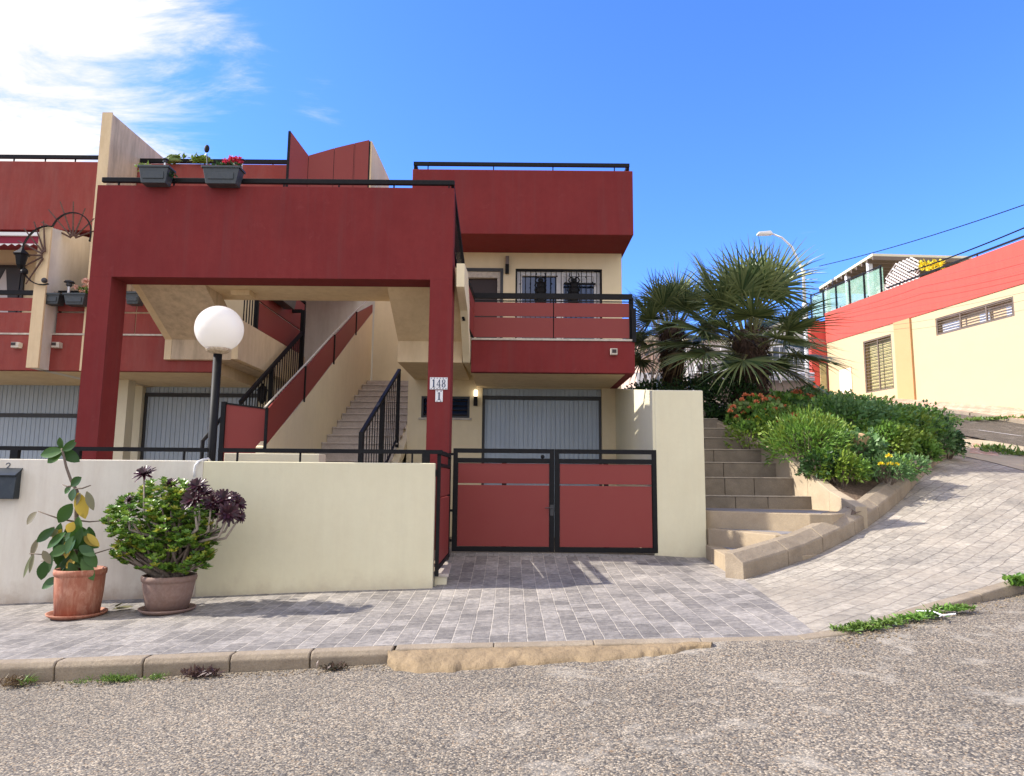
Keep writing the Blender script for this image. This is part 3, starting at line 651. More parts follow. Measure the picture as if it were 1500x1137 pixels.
# rust-stained patch under the left flight (a real hole edge with exposed bars)
b_ = MB()
pp = P(365, 430, 13.05)
b_.box(P(345, 440, 13.0).x, P(372, 440, 13.0).x, 12.75, 13.1, zS-.10, zS-.002); b_.build('wall_bracket', SOFF, pt)
# beam railing
def rail(mb, a, b, w=.05, h=.05): mb.bar(a, b, w, h)
zr = P(400, 266, YF+.05).z
b_ = MB(); x0_ = P(150, 266, YF+.05).x; b_.box(x0_, xR1, YF+.02, YF+.09, zr-.045, zr+.045); b_.build('handrail', IRON, pt, bevel=.01)
for i in range(7):
    b_ = MB(); x = x0_+.3+i*(xR1-x0_-.4)/6; b_.box(x-.012, x+.012, YF+.04, YF+.065, zT-.01, zr-.04); b_.build('handrail_post', IRON, pt)
# side rail running down the right flight
tp0 = PX(665.5, 268, xR1+.0); ra = Vector((xR1-.04, YF+.1, zr)); rb = PX(681, 402, -.93); rb = Vector((-.93, 13.0, P(679, 402, 13.0).z))
b_ = MB(); b_.bar(ra, rb, .05, .06); lo_a = ra+Vector((0, 0, -1.05)); lo_b = Vector((rb.x, rb.y, P(679, 466, 13).z+.3)); b_.bar(lo_a, lo_b, .04, .04)
for i in range(13):
    t = (i+.5)/13; a = ra.lerp(rb, t); c = lo_a.lerp(lo_b, t); b_.bar(a, c, .016, .016)
b_.bar(rb+Vector((0, 0, .03)), Vector((rb.x, rb.y, P(679, 470, 13).z)), .05, .05); b_.build('flight_railing', IRON, pt)
# terrace face seen over the beam: low floor edge
# number plates
def digits(mb, txt, x, z, h, y, t=.006):
    w = h*.5
    for ch in txt:
        if ch == '1':
            mb.box(x+w*.36, x+w*.68, y-t, y, z, z+h); mb.box(x+w*.15, x+w*.9, y-t, y-.0005, z, z+h*.06); mb.box(x+w*.15, x+w*.5, y-t, y-.0005, z+h*.86, z+h*.93)
        elif ch == '4':
            mb.box(x+w*.6, x+w*.8, y-t, y, z, z+h); mb.box(x, x+w*1.0, y-t, y-.0005, z+h*.27, z+h*.34); mb.box(x+w*.42, x+w*1.0, y-t, y-.0004, z, z+h*.05)
            mb.prism([(x, y, z+h*.3), (x+w*.1, y, z+h*.3), (x+w*.78, y, z+h*.97), (x+w*.66, y, z+h)], (0, -t, 0))
        elif ch == '8':
            for cz, ry, rx in ((z+h*.27, h*.27, w*.48), (z+h*.755, h*.245, w*.42)):
                o = len(mb.v); n = 24; cx = x+w*.5
                for j in range(n):
                    a = 2*math.pi*j/n; ct, s_ = math.cos(a), math.sin(a)
                    for (rr_x, rr_y) in ((rx, ry), (rx*.48, ry*.80)):
                        for yy in (y-t, y): mb.v.append(Vector((cx+rr_x*ct, yy, cz+rr_y*s_)))
                for j in range(n):
                    A = o+4*j; B = o+4*((j+1) % n)
                    mb.f += [(A, B, B+2, A+2), (A+1, A+3, B+3, B+1), (A, A+1, B+1, B), (A+2, B+2, B+3, A+3)]
        x += h*.62
def plate(px0, py0, px1, py1, txt):
    a = P(px0, py0, YF); b = P(px1, py1, YF)
    mb = MB(); mb.box(a.x, b.x, YF-.014, YF-.001, b.z, a.z)
    p_ = mb.build('number_plate', TILEW, pt, bevel=.004, label='white tiled number plate reading '+txt)
    h = (a.z-b.z)*.66; wtot = h*.62*(len(txt)-1)+h*.5; mb = MB(); digits(mb, txt, (a.x+b.x)/2-wtot/2, b.z+(a.z-b.z)*.17, h, YF-.0145)
    for zz_ in (b.z+(a.z-b.z)*.07, b.z+(a.z-b.z)*.93):
        n = max(2, int((b.x-a.x)/.045))
        for i in range(n):
            x = a.x+(b.x-a.x)*(i+.5)/n; mb.box(x-.011, x+.011, YF-.018, YF-.0145, zz_-.005, zz_+.005)
            if i % 3 == 1: mb.box(x-.004, x+.004, YF-.0182, YF-.0146, zz_-.009, zz_+.009)
    mb.build('digits', NAVY, p_)
plate(630, 553, 655.5, 571, '148'); plate(638, 572, 648.5, 589, '1')

# ------------------------------------------------------------------ shared outdoor stairs
xw, xr_ = -4.45, -2.62
slo = .467
zst = lambda y: 2.18+(y-15.54)*slo
sc_ = thing('outdoor_staircase', (xw, 12.6, .26), 'steep marble stairs with a cream central wall and red panel banister under the portal', 'staircase')
nst = 18; y0s = 12.35; dy = (20.4-y0s)/nst
for i in range(nst):
    y = y0s+dy*i; z = zst(y)+ .02
    mb = MB(); mb.box(xw+.11, xr_, y+.03, 20.6 if i == nst-1 else y+dy+.04, z-.45, z-.036); s_ = mb.build('step', MARB, sc_)
    mb = MB(); mb.box(xw+.11, xr_+.02, y, y+dy+.03, z-.035, z); mb.build('tread', MARB, s_, bevel=.006)
mb = MB(); mb.box(xw+.11, xr_, 20.6, 22.2, zst(20.4)-.3, zst(20.4)+.015); mb.build('top_landing', MARB, sc_)
wl = [PX(388, 655, xw+.1), PX(445, 587, xw+.1), PX(488.5, 532, xw+.1), PX(521, 489.5, xw+.1), PX(546, 459, xw+.1)]
mb = MB(); mb.prism([Vector((xw+.1, wl[0].y, .26))]+wl+[Vector((xw+.1, wl[-1].y, .26))], (-.16, 0, 0)); mb.build('central_wall', CREAM, sc_)
mb = MB(); mb.prism([(xr_, y0s+.5, zst(y0s+.5)-.35), (xr_, 20.6, zst(20.6)-.35), (xr_, 20.6, zst(20.6)-.12), (xr_, y0s+.5, zst(y0s+.5)-.12)], (.16, 0, 0)); mb.build('stair_stringer', CREAM, sc_)
mb = MB(); mb.prism([(xw+.11, y0s+.3, .26), (xw+.11, 20.6, .26), (xw+.11, 20.6, zst(20.6)-.4), (xw+.11, y0s+.3, zst(y0s+.3)-.4)], (xr_-xw-.11, 0, 0)); mb.build('stair_base', CREAM, sc_)
tl = [PX(389, 599, xw+.1), PX(446, 538, xw+.1), PX(488.5, 491, xw+.1), PX(521, 457, xw+.1), PX(541, 440, xw+.1)]
for i in range(4):
    a, b, c, d = wl[i]+Vector((0, .04, .03)), wl[i+1]+Vector((0, -.04, .03)), tl[i+1]+Vector((0, -.04, 0)), tl[i]+Vector((0, .04, 0))
    b.y = d.y = 0; b.y = wl[i+1].y-.04; d.y = tl[i].y+.04
    mb = MB(); mb.prism([a, b, Vector((c.x, b.y, c.z)), Vector((d.x, a.y, d.z))], (-.03, 0, 0)); mb.build('banister_panel', PANEL, sc_)
    mb = MB(); p0 = Vector((xw+.1, wl[i].y, wl[i].z-.03)); mb.bar(p0, Vector((xw+.1, wl[i].y, tl[i].z+.03)), .045, .045, (0, 1, 0)); mb.build('banister_post', IRON, sc_)
mb = MB()
for a, b in zip(tl, tl[1:]): mb.bar(a+Vector((-.02, 0, .02)), b+Vector((-.02, 0, .02)), .03, .02)
for a, b in zip(wl, wl[1:]): mb.bar(a+Vector((-.02, 0, .02)), b+Vector((-.02, 0, .02)), .03, .02)
mb.build('banister_rail', EDGE, sc_)
# front panel closing the left stair
A = P(331, 592, 12.45); B = P(387, 600, 12.56); B.x = xw+.03
mb = MB(); mb.prism([Vector((A.x, A.y, .8)), Vector((B.x, B.y, .8)), B, A], (0, .03, 0)); mb.build('front_panel', PANEL, sc_)
mb = MB(); mb.bar((A.x-.03, A.y, .6), (A.x-.03, A.y, A.z+.04), .08, .08); mb.bar(A+Vector((-.03, 0, .015)), B+Vector((0, 0, .015)), .04, .03); mb.bar((B.x, B.y, .6), (B.x, B.y, B.z+.02), .04, .04); mb.build('front_panel_frame', IRON, sc_)
# right handrail with balusters
ztop = lambda y: 1.6-4.69+.448*y
zlo = lambda y: zst(y)+.12
mb = MB(); ys0, ys1 = P(529, 637, 12).y, 16.3
ys0 = -xr_*-1; ys0 = PX(529, 637, xr_).y; ys1 = PX(585, 535, xr_).y
mb.bar((xr_, ys0, ztop(ys0)), (xr_, ys1, ztop(ys1)), .06, .07)
mb.bar((xr_, ys0, zlo(ys0)), (xr_, ys1, zlo(ys1)), .04, .04)
for y in (ys0, (ys0+ys1)/2, ys1): mb.bar((xr_, y, zst(y)-.1), (xr_, y, ztop(y)+.03), .07, .07)
n = 16
for i in range(1, n):
    y = ys0+(ys1-ys0)*i/n; mb.bar((xr_, y, zlo(y)), (xr_, y, ztop(y)), .016, .016)
mb.build('stair_handrail', IRON, sc_)
# left stair (neighbour's) and its railing
ls = thing('side_staircase', (-5.6, 12.8, .26), 'half hidden stairs left of the red banister with a black barred handrail', 'staircase')
xl_ = -5.30
n = 16
for i in range(n):
    y = 12.9+i*.5; z = zst(y)+.0; mb = MB(); mb.box(xl_, xw-.07, y, y+.52, z-.5, z); mb.build('step', MARB, ls)
mb = MB(); pts = [PX(352, 590, xl_), PX(443, 487, xl_)]
f2 = lambda y: pts[0].z+(pts[1].z-pts[0].z)*(y-pts[0].y)/(pts[1].y-pts[0].y)
mb.bar(pts[0], pts[1], .06, .08)
yq = PX(398, 540, xl_).y
for y in (yq,): mb.bar((xl_, y, f2(y)-1.25), (xl_, y, f2(y)), .08, .08)
p_ = pts[1]; mb.bar((xl_, p_.y, f2(p_.y)-1.0), (xl_, p_.y, P(443, 455, p_.y).z), .1, .1); top = P(443, 456, p_.y); mb.bar(top, top+Vector((-.5, 0, 0)), .08, .08)
for i in range(1, 24):
    y = pts[0].y+(pts[1].y-pts[0].y)*i/24; mb.bar((xl_, y, f2(y)-1.25), (xl_, y, f2(y)), .018, .018)
mb.bar((xl_, pts[0].y, f2(pts[0].y)-1.25), (xl_, pts[1].y, f2(pts[1].y)-1.25), .03, .03)
mb.build('handrail', IRON, ls)
mb = MB(); q0 = P(297, 646, 12.6); q1 = P(311, 630, 13.2); q2 = P(330, 605, 13.9)
mb.tube([q0+Vector((0, 0, -.9)), q0, q1, q2], .035, 6); mb.build('lower_handrail', IRON, ls)

# ------------------------------------------------------------------ right house
Yg = 16.3; Yb = 13.9; Yp = 15.0
xh0 = -2.45; xh1 = P(903, 575, Yg).x; xu1 = P(911, 430, Yg).x
zbs = P(800, 546, Yb).z; zbt = P(800, 499, Yb).z
zpb = P(800, 343.5, Yp).z; zpt = P(770, 249, Yp).z
hs = thing('red_and_cream_house', (0, Yg, .26), 'end house with dark red parapets, railed balcony and grey garage door right of the portal', 'house')
# ground-floor wall with openings for garage and small window
gx0, gx1 = P(706, 620, Yg).x, P(882, 620, Yg).x; gzt = P(795, 569, Yg).z
wx0, wx1 = P(617, 596, Yg).x, P(688, 596, Yg).x; wz0, wz1 = P(650, 612, Yg).z, P(650, 580.5, Yg).z
def wall_openings(mb, x0, x1, z0, z1, y, th, ops):
    """front wall made of boxes round rectangular openings (x0,x1,z0,z1), sorted by x"""
    x = x0
    for a, b, c, d in ops:
        mb.box(x, a, y, y+th, z0, z1)
        if c > z0: mb.box(a, b, y, y+th, z0, c)
        if d < z1: mb.box(a, b, y, y+th, d, z1)
        x = b
    mb.box(x, x1, y, y+th, z0, z1)
mb = MB(); wall_openings(mb, xh0, xh1, .2, zbs+.3, Yg, .25, [(wx0, wx1, wz0, wz1), (gx0, gx1, .2, gzt)])
mb.build('ground_floor_wall', CREAM, hs)
mb = MB(); mb.box(xh0-.001, xh0+.2, Yg+.25, 24, .2, zpb); mb.box(xu1-.2, xu1, Yg+.25, 24, .2, zpb); mb.box(xh0+.2, xu1-.2, 23.8, 24, .2, zpb); mb.build('side_wall', CREAM, hs)
# garage door: ribbed panels
def garage(x0, x1, zt, zh, zb, parent, y=Yg+.1, pitch=.105):
    d = MB(); d.box(x0, x1, y+.08, y+.12, zb, zt)
    n = int((x1-x0)/pitch)
    for i in range(n):
        a = x0+(x1-x0)*i/n; b = x0+(x1-x0)*(i+1)/n
        d.box(a+.005, b-.005, y+.055, y+.085, zb, zh-.03); d.box(a+.005, b-.005, y+.05, y+.085, zh+.06, zt)
    g_ = d.build('garage_door', DOORM, parent)
    f = MB(); f.box(x0, x1, y+.02, y+.1, zh-.04, zh+.05); f.box(x0, x0+.06, y+.021, y+.1, zb, zh-.04); f.box(x1-.06, x1, y+.021, y+.1, zb, zh-.04)
    f.build('door_frame', GIRON, g_); return g_
garage(gx0, gx1, gzt, P(795, 583.5, Yg+.1).z, .26, hs)
# small louvred window
mb = MB(); mb.box(wx0, wx1, Yg+.18, Yg+.2, wz0, wz1); w_ = mb.build('window', DARK, hs)
mb = MB()
for a, b, c, d in ((wx0, wx1, wz0, wz0+.05), (wx0, wx1, wz1-.05, wz1), (wx0, wx0+.05, wz0+.05, wz1-.05), (wx1-.05, wx1, wz0+.05, wz1-.05)): mb.box(a, b, Yg+.02, Yg+.17, c, d)
mb.build('window_frame', GIRON, w_)
mb = MB()
for i in range(4):
    z = wz0+.08+i*.11; mb.prism([(wx0+.06, Yg+.06, z), (wx0+.06, Yg+.075, z), (wx0+.06, Yg+.14, z+.09), (wx0+.06, Yg+.125, z+.09)], (wx1-wx0-.12, 0, 0))
mb.build('louvre', GLASS, w_)
mb = MB(); mb.box(wx0-.05, wx1+.05, Yg-.05, Yg+.02, wz0-.05, wz0-.005); mb.build('window_sill', EDGE, w_)
def wall_lamp(px, py0, pym, py1, parent, y=Yg, lit=True):
    a = P(px, py0, y).z; m_ = P(px, pym, y).z; b = P(px, py1, y).z; x = P(px, pym, y).x
    mb = MB(); mb.box(x-.045, x+.045, y-.12, y-.03, b, m_); mb.box(x-.02, x+.02, y-.031, y+.0, m_-.1, m_-.02); l_ = mb.build('wall_lamp', IRON, parent)
    k = MB(); k.box(x-.042, x+.042, y-.117, y-.033, m_+.001, a)
    k.build('lamp_shade', LITM if lit else DULLM, l_, bevel=.006)
k = Mat('lit_lamp_glass', C(.9, .85, .75), .3); k.b.inputs['Emission Color'].default_value = (1, .88, .7, 1); k.b.inputs['Emission Strength'].default_value = 1.3; LITM = k.m
k = Mat('unlit_lamp_glass', C(.16, .13, .12), .3); DULLM = k.m
wall_lamp(697, 572, 581.5, 595, hs); 
# balcony
bx0 = P(690, 520, Yb).x; bx1 = P(930, 520, Yb).x
mb = MB(); mb.box(bx0, bx1, Yb, Yb+.18, zbs, zbt); mb.build('balcony_parapet', RED, hs, bevel=.012)
mb = MB(); mb.box(bx0+.0, bx1-.02, Yb+.18, Yg, zbs+.004, zbs+.3); mb.build('balcony_slab', SOFF, hs)
mb = MB(); mb.box(bx1-.17, bx1, Yb+.18, Yg, zbs+.0, zbt-.01); mb.build('balcony_side', RED, hs)
mb = MB(); mb.box(bx0, bx1, Yb-.02, Yb+.2, zbt+.001, zbt+.04); mb.build('parapet_cap', EDGE, hs)
d0 = P(894, 511, Yb-.04); d1 = P(904, 520, Yb-.04)
mb = MB(); mb.box(d0.x, d1.x, Yb-.09, Yb+.01, d1.z, d0.z); sp_ = mb.build('drain_spout', EDGE, hs)
mb = MB(); mb.box(d0.x+.03, d1.x-.02, Yb-.095, Yb-.085, d1.z+.03, d0.z-.02); mb.build('spout_mouth', DARK, sp_)
# balcony railing
zt_ = P(800, 434, Yb+.05).z
br = MB(); br.box(bx0+.02, bx1-.03, Yb+.03, Yb+.09, zt_-.055, zt_+.055); br.box(bx0+.02, bx1-.03, Yb+.05, Yb+.07, P(800, 440.5, Yb).z-.01, P(800, 440.5, Yb).z+.01)
pz = [P(800, y, Yb).z for y in (443, 463, 465, 494)]
xm = P(811, 470, Yb).x
for x in (bx0+.02, xm-.015, bx1-.09): br.box(x, x+(.03 if x != bx1-.09 else .09), Yb+.08, Yb+.14, zbt+.04, zt_-.0)
br.box(bx1-.05, bx1+.03, Yb-.03, Yb+.06, zbt-.02, P(925, 452, Yb).z)
rl = br.build('balcony_railing', IRON, hs)
for a, b in ((bx0+.04, xm-.01), (xm+.01, bx1-.1)):
    mb = MB(); mb.box(a, b, Yb+.04, Yb+.065, pz[1], pz[0]); mb.box(a, b, Yb+.04, Yb+.065, pz[3], pz[2]); mb.build('railing_panel', PANEL, rl)
A = Vector((bx0+.03, Yb+.03, 0)); B = Vector((P(679, 450, 12.97).x, 12.97, 0))
mb = MB(); f_ = lambda p, z: Vector((p.x, p.y, z))
mb.prism([f_(A, P(691, 493, Yb).z), f_(B, P(679, 466, 12.97).z), f_(B, P(679, 424, 12.97).z), f_(A, P(691, 461, Yb).z)], (.02, 0, 0)); mb.prism([f_(A, P(691, 459, Yb).z), f_(B, P(679, 422, 12.97).z), f_(B, P(679, 404, 12.97).z), f_(A, P(691, 441, Yb).z)], (.02, 0, 0)); mb.build('railing_panel', PANEL, rl)
mb = MB(); mb.bar(f_(B, P(679, 467, 12.97).z), f_(B, P(679, 404, 12.97).z), .05, .05); mb.bar(f_(A, P(691, 494, Yb).z), f_(B, P(679, 467, 12.97).z), .03, .04); mb.bar(f_(A, P(691, 434, Yb).z), f_(B, P(679, 400, 12.97).z), .06, .08); mb.build('side_railing', IRON, rl)
# upper wall with door and window
ux0, ux1 = P(755, 420, Yg).x, P(882, 420, Yg).x; uz1 = P(818, 394, Yg).z; uz0 = zbs+.75
dx0, dx1 = P(672, 420, Yg).x, P(737, 420, Yg).x
mb = MB(); wall_openings(mb, xh0, xu1, zbs+.301, zpb+.02, Yg, .25, [(dx0, dx1, zbs+.301, uz1), (ux0, ux1, uz0, uz1)]); mb.build('upper_wall', CREAM, hs)
fr = .04
mb = MB(); mb.box(dx0, dx1, Yg+.16, Yg+.18, zbs+.3, uz1); dd = mb.build('balcony_door', DARK, hs)
mb = MB(); mb.box(dx0, dx1, Yg-.015, Yg+.1, uz1-.07, uz1-.0); mb.box(dx1-.07, dx1, Yg-.015, Yg+.1, zbs+.301, uz1-.07); mb.build('door_frame', GIRON, dd)
mb = MB(); mb.box(dx0, dx1-.07, Yg+.04, Yg+.15, uz1-.22, uz1-.07); mb.box(dx1-.14, dx1-.07, Yg+.04, Yg+.15, zbs+.301, uz1-.22); mb.build('door_jamb', EDGE, dd)
mb = MB(); mb.box(ux0, ux1, Yg+.2, Yg+.22, uz0, uz1); wn_ = mb.build('window', GLASS, hs)
mb = MB(); xm2 = (ux0+ux1)/2+.03
for a, b, c, d in ((ux0+.04, ux1-.04, uz0, uz0+.07), (ux0+.04, ux1-.04, uz1-.14, uz1-.04), (ux0+.04, ux0+.16, uz0+.07, uz1-.14), (ux1-.18, ux1-.04, uz0+.07, uz1-.14), (xm2-.09, xm2+.09, uz0+.07, uz1-.14)): mb.box(a, b, Yg+.12, Yg+.2, c, d)
mb.build('window_frame', WMETAL, wn_)
zsh = P(850, 414, Yg).z
mb = MB()
for i in range(9): mb.box(xm2+.09, ux1-.18, Yg+.15, Yg+.17, zsh+.02+i*.034, zsh+.05+i*.034)
mb.build('roller_shutter', WMETAL, wn_)
gr = MB()
for a, b, c, d in ((ux0, ux1, uz1-.04, uz1), (ux0, ux0+.04, uz0, uz1-.04), (ux1-.04, ux1, uz0, uz1-.04), (xm2+.1, ux1-.15, zsh-.04, zsh+.0)): gr.box(a, b, Yg+.02, Yg+.07, c, d)
for i in range(1, 17):
    x = ux0+(ux1-ux0)*i/17; gr.box(x-.008, x+.008, Yg+.035, Yg+.05, uz0, uz1-.04)
for px, py in ((762, 416), (777, 416), (808, 416), (816, 405), (858, 406), (829, 414), (868, 414)):
    p = P(px, py, Yg+.03); gr.ball(p, .02, 6, 4)
gq = gr.build('window_grille', IRON, wn_)
for px in (792, 841):
    o_ = MB(); c = P(px, 425, Yg-.02)
    for k_, (dz, s_) in enumerate(((.24, .07), (.12, .10), (0, .12), (-.12, .11), (-.24, .09), (-.34, .05))):
        o_.ball(c+Vector((0, 0, dz)), s_, 8, 6, 1, .4, .75)
        for sg_ in (-1, 1):
            pts_ = [c+Vector((sg_*(.03+.10*math.sin(t)), 0, dz+.08*math.cos(t))) for t in (0, .8, 1.6, 2.4, 3.1)]; o_.tube(pts_, .016, 5)
    for sg_ in (-1, 1): o_.tube([c+Vector((sg_*.02, 0, .28)), c+Vector((sg_*.12, 0, .34)), c+Vector((sg_*.1, 0, .42))], .014, 5)
    o_.build('scroll_ornament', IRON, gq)
wall_lamp(743, 377, 389, 402, hs, lit=False)
# roof parapet
px0 = P(603, 300, Yp).x; px1 = P(927.5, 300, Yp).x
mb = MB(); mb.box(px0, px1, Yp, 24.2, zpb, zpt); mb.build('roof_parapet', RED, hs, bevel=.015)
mb = MB(); zr2 = P(765, 241.5, Yp+.1).z; ra0 = P(606, 241, Yp+.1).x; ra1 = P(922, 244, Yp+.1).x
mb.box(ra0, ra1, Yp+.08, Yp+.14, zr2-.035, zr2+.045); mb.box(ra0, ra0+.06, Yp+.14, 22, zr2-.035, zr2+.045); mb.box(ra1-.06, ra1, Yp+.14, 22, zr2-.035, zr2+.045)
for px in (607, 627, 723, 810, 900, 921):
    x = P(px, 245, Yp+.1).x; mb.box(x-.012, x+.012, Yp+.1, Yp+.12, zpt-.01, zr2)
mb.build('roof_railing', IRON, hs)
# back walls round the stair head
mb = MB(); mb.box(xw-.05, xh0-.002, 22.2, 22.4, .2, 8.4); mb.build('stair_head_wall', CREAM, hs)

# ------------------------------------------------------------------ neighbouring house on the left
nh = thing('neighbour_house', (-9, Yg, .26), 'neighbouring house with faded red parapets, fin walls and iron fans behind the portal at left', 'house')
xn0 = -18; xn1 = P(311, 543, Yb).x
zn0 = P(100, 543, Yb).z; zn1 = P(100, 491, Yb).z
mb = MB(); mb.box(-15, -4.47, 22.6, 22.8, .2, 8.3); mb.build('back_wall', WHITEW, nh)
f1x0 = P(152, 200, 14).x; f1x1 = f1x0+.19
fin = [PX(165, 167, f1x1), PX(240, 232, f1x1), Vector((f1x1, PX(240, 232, f1x1).y+3, P(240, 236, 16).z)), Vector((f1x1, PX(240, 232, f1x1).y+3, zn0)), Vector((f1x1, PX(165, 167, f1x1).y, zn0))]
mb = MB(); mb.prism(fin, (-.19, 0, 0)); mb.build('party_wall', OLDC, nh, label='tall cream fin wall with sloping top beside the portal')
mb = MB(); mb.box(f1x0-.012, f1x1+.012, fin[0].y-.03, fin[0].y-.002, zn0, fin[0].z+.02); mb.build('fin_edge', SOFF, nh)
f2x = P(76, 340, 13.6).x
zt2 = P(72, 334, 13.6).z; e2 = PX(131, 360, f2x)
mb = MB(); mb.prism([(f2x, 13.6, zn0), (f2x, 13.6, zt2), (f2x, 15.7, P(134, 357, 15.7).z), (f2x, Yg, P(134, 362, Yg).z), (f2x, Yg, zn0)], (-.2, 0, 0)); mb.build('party_wall', WHITEW, nh, label='lower greyish fin wall with sloping top left of the portal')
mb = MB(); mb.box(f2x-.22, f2x+.015, 13.55, 13.598, zn0, zt2+.02); mb.build('fin_edge', SOFF, nh)
# roof parapets
za = P(70, 337, Yp).z; zb_ = P(70, 236.5, Yp).z; zc_ = P(300, 240, Yp).z
mb = MB(); mb.box(-20, f1x0-.01, Yp, 22.5, za, zb_); mb.build('roof_parapet', REDS, nh, bevel=.01)
mb = MB(); mb.box(f1x1+.01, P(423, 260, Yp).x, Yp+.01, 22.4, za+.6, zc_); mb.build('roof_parapet', REDS, nh, bevel=.01)
mb = MB(); zr3 = P(70, 230, Yp+.1).z; mb.box(-20, f1x0-.01, Yp+.08, Yp+.14, zr3-.04, zr3+.04)
zr4 = P(300, 236.5, Yp+.1).z; mb.box(f1x1+.01, P(420, 238, Yp).x, Yp+.08, Yp+.14, zr4-.04, zr4+.05)
for px, z0_, z1_ in ((66, zb_, zr3), (20, zb_, zr3), (110, zb_, zr3), (175, zc_, zr4), (220, zc_, zr4), (300, zc_, zr4), (400, zc_, zr4)):
    x = P(px, 236, Yp+.1).x; mb.box(x-.012, x+.012, Yp+.1, Yp+.12, z0_, z1_)
mb.build('roof_railing', IRON, nh)
# upper storey wall, ground-floor wall, balcony
zg = P(260, 557, Yg).z
mb = MB(); mb.box(xn0, f2x+2.2, Yg, Yg+.2, zn0+.1, za+.1); mb.build('upper_wall', CREAM, nh)
mb = MB(); mb.box(f2x+2.201, xn1, Yg+.0, Yg+.2, zn0+.1, za+.5); mb.build('upper_wall', CREAM, nh)
mb = MB(); mb.box(xn0, xn1, Yb, Yb+.16, zn0, zn1); mb.build('balcony_parapet', REDS, nh, bevel=.01)
mb = MB(); mb.box(xn0, xn1, Yb+.16, Yg, zn0+.003, zn0+.3); mb.build('balcony_slab', SOFF, nh)
mb = MB(); mb.box(xn0, xn1, Yb-.015, Yb+.17, zn1+.001, zn1+.035); mb.build('parapet_cap', EDGE, nh)
n0, n1 = P(205, 620, Yg).x, P(375, 620, Yg).x; m0, m1 = -13.6, P(112, 620, Yg).x
mb = MB(); wall_openings(mb, xn0, -5.66, .2, zn0+.3, Yg, .25, [(m0, m1, .2, P(60, 562, Yg).z), (n0, n1, .2, P(260, 566, Yg).z)]); mb.build('ground_floor_wall', CREAM_W, nh)
garage(n0, n1, P(260, 566, Yg).z, P(270, 579, Yg+.1).z, .26, nh); garage(m0, m1, P(60, 562, Yg).z, P(60, 609, Yg+.1).z, .26, nh)
# cream edge strip of the front part between garages
mb = MB(); mb.box(P(166, 600, 15.2).x, P(185, 600, 15.2).x, 15.2, 15.5, .2, zn0+.004); mb.build('garage_pier', CREAM_W, nh)
# balcony railing with panels between fins
nzt = P(60, 428, Yb).z
rg = MB()
for a, b in ((-16.5, f2x-.24), (f2x+.02, xn1-.02)):
    rg.box(a, b, Yb+.03, Yb+.08, nzt-.05, nzt+.045)
    for i in range(6):
        x = a+(b-a)*(i+.02)/5.1; rg.box(x, x+.04, Yb+.08, Yb+.12, zn1+.03, nzt)
rn = rg.build('balcony_railing', IRON, nh)
for a, b in ((-16.5, f2x-.25), (f2x+.04, xn1-.04)):
    c = (a+b)/2
    for u_, v_ in ((a, c-.01), (c+.01, b)):
        mb = MB(); mb.box(u_, v_, Yb+.04, Yb+.06, P(60, 455, Yb).z, P(60, 436, Yb).z); mb.box(u_, v_, Yb+.04, Yb+.06, P(60, 489, Yb).z, P(60, 457.5, Yb).z); mb.build('railing_panel', REDS, rn)
for px in (20, 79):
    a = P(px, 502, Yb-.05); mb = MB(); mb.box(a.x, a.x+.15, Yb-.12, Yb+.01, a.z-.11, a.z); s_ = mb.build('drain_spout', EDGE, nh); mb = MB(); mb.box(a.x+.0, a.x+.09, Yb-.125, Yb-.118, a.z-.07, a.z-.01); mb.build('spout_mouth', DARK, s_)
# curtained window and awning
a = P(-45, 393, Yg); b = P(27, 470, Yg)
mb = MB(); mb.box(a.x, b.x, Yg-.02, Yg-.002, b.z, a.z); wq = mb.build('window', GLASS, nh)
mb = MB(); mb.box(a.x-.05, b.x+.05, Yg-.06, Yg-.021, a.z, a.z+.07); mb.box(b.x, b.x+.06, Yg-.06, Yg-.001, b.z, a.z); mb.build('window_frame', GIRON, wq)
k = Mat('sheer_curtain', C(.6, .6, .62), .8); 
mb = MB(); cx_ = P(11, 394, Yg).x; mb.prism([(cx_, Yg-.04, a.z), (b.x-.1, Yg-.04, b.z), (cx_-.55, Yg-.04, b.z)], (0, .012, 0)); mb.build('curtain', k.m, wq)
k = Mat('dark_curtain', C(.07, .075, .09), .9)
mb = MB(); mb.prism([(cx_, Yg-.055, a.z), (b.x-.02, Yg-.055, a.z), (b.x-.06, Yg-.055, b.z), (b.x-.2, Yg-.055, b.z)], (0, .012, 0)); mb.prism([(cx_, Yg-.055, a.z), (cx_-.62, Yg-.055, b.z), (cx_-1.0, Yg-.055, b.z), (cx_-1.0, Yg-.055, a.z)], (0, .012, 0)); mb.build('curtain', k.m, wq)
k = Mat('burgundy_canvas', C(.22, .012, .035), .8)
aw = MB(); a0 = P(0, 346, 14.6); 
aw.box(-16, f2x-.25, 14.6, 14.62, P(0, 357, 14.6).z, P(0, 346, 14.6).z); aw.prism([(-16, 14.6, P(0, 346, 14.6).z), (-16, 14.63, P(0, 346, 14.6).z-.02), (-16, Yg, P(0, 346, 14.6).z+.25), (-16, Yg, P(0, 346, 14.6).z+.27)], (f2x-.25+16, 0, 0))
aq = aw.build('awning', k.m, nh)
mb = MB(); mb.box(-16, f2x-.25, 14.55, 14.6, P(0, 346, 14.6).z, P(0, 341, 14.6).z); mb.build('awning_bar', WMETAL, aq)
mb = MB(); n = 40
for i in range(n): 
    x = -16+(f2x-.25+16)*i/n; w_ = (f2x-.25+16)/n; mb.prism([(x, 14.598, P(0, 357, 14.6).z), (x+w_*.5, 14.598, P(0, 359, 14.6).z-.02), (x+w_, 14.598, P(0, 357, 14.6).z)], (0, -.01, 0))
mb.build('awning_fringe', WMETAL, aq)
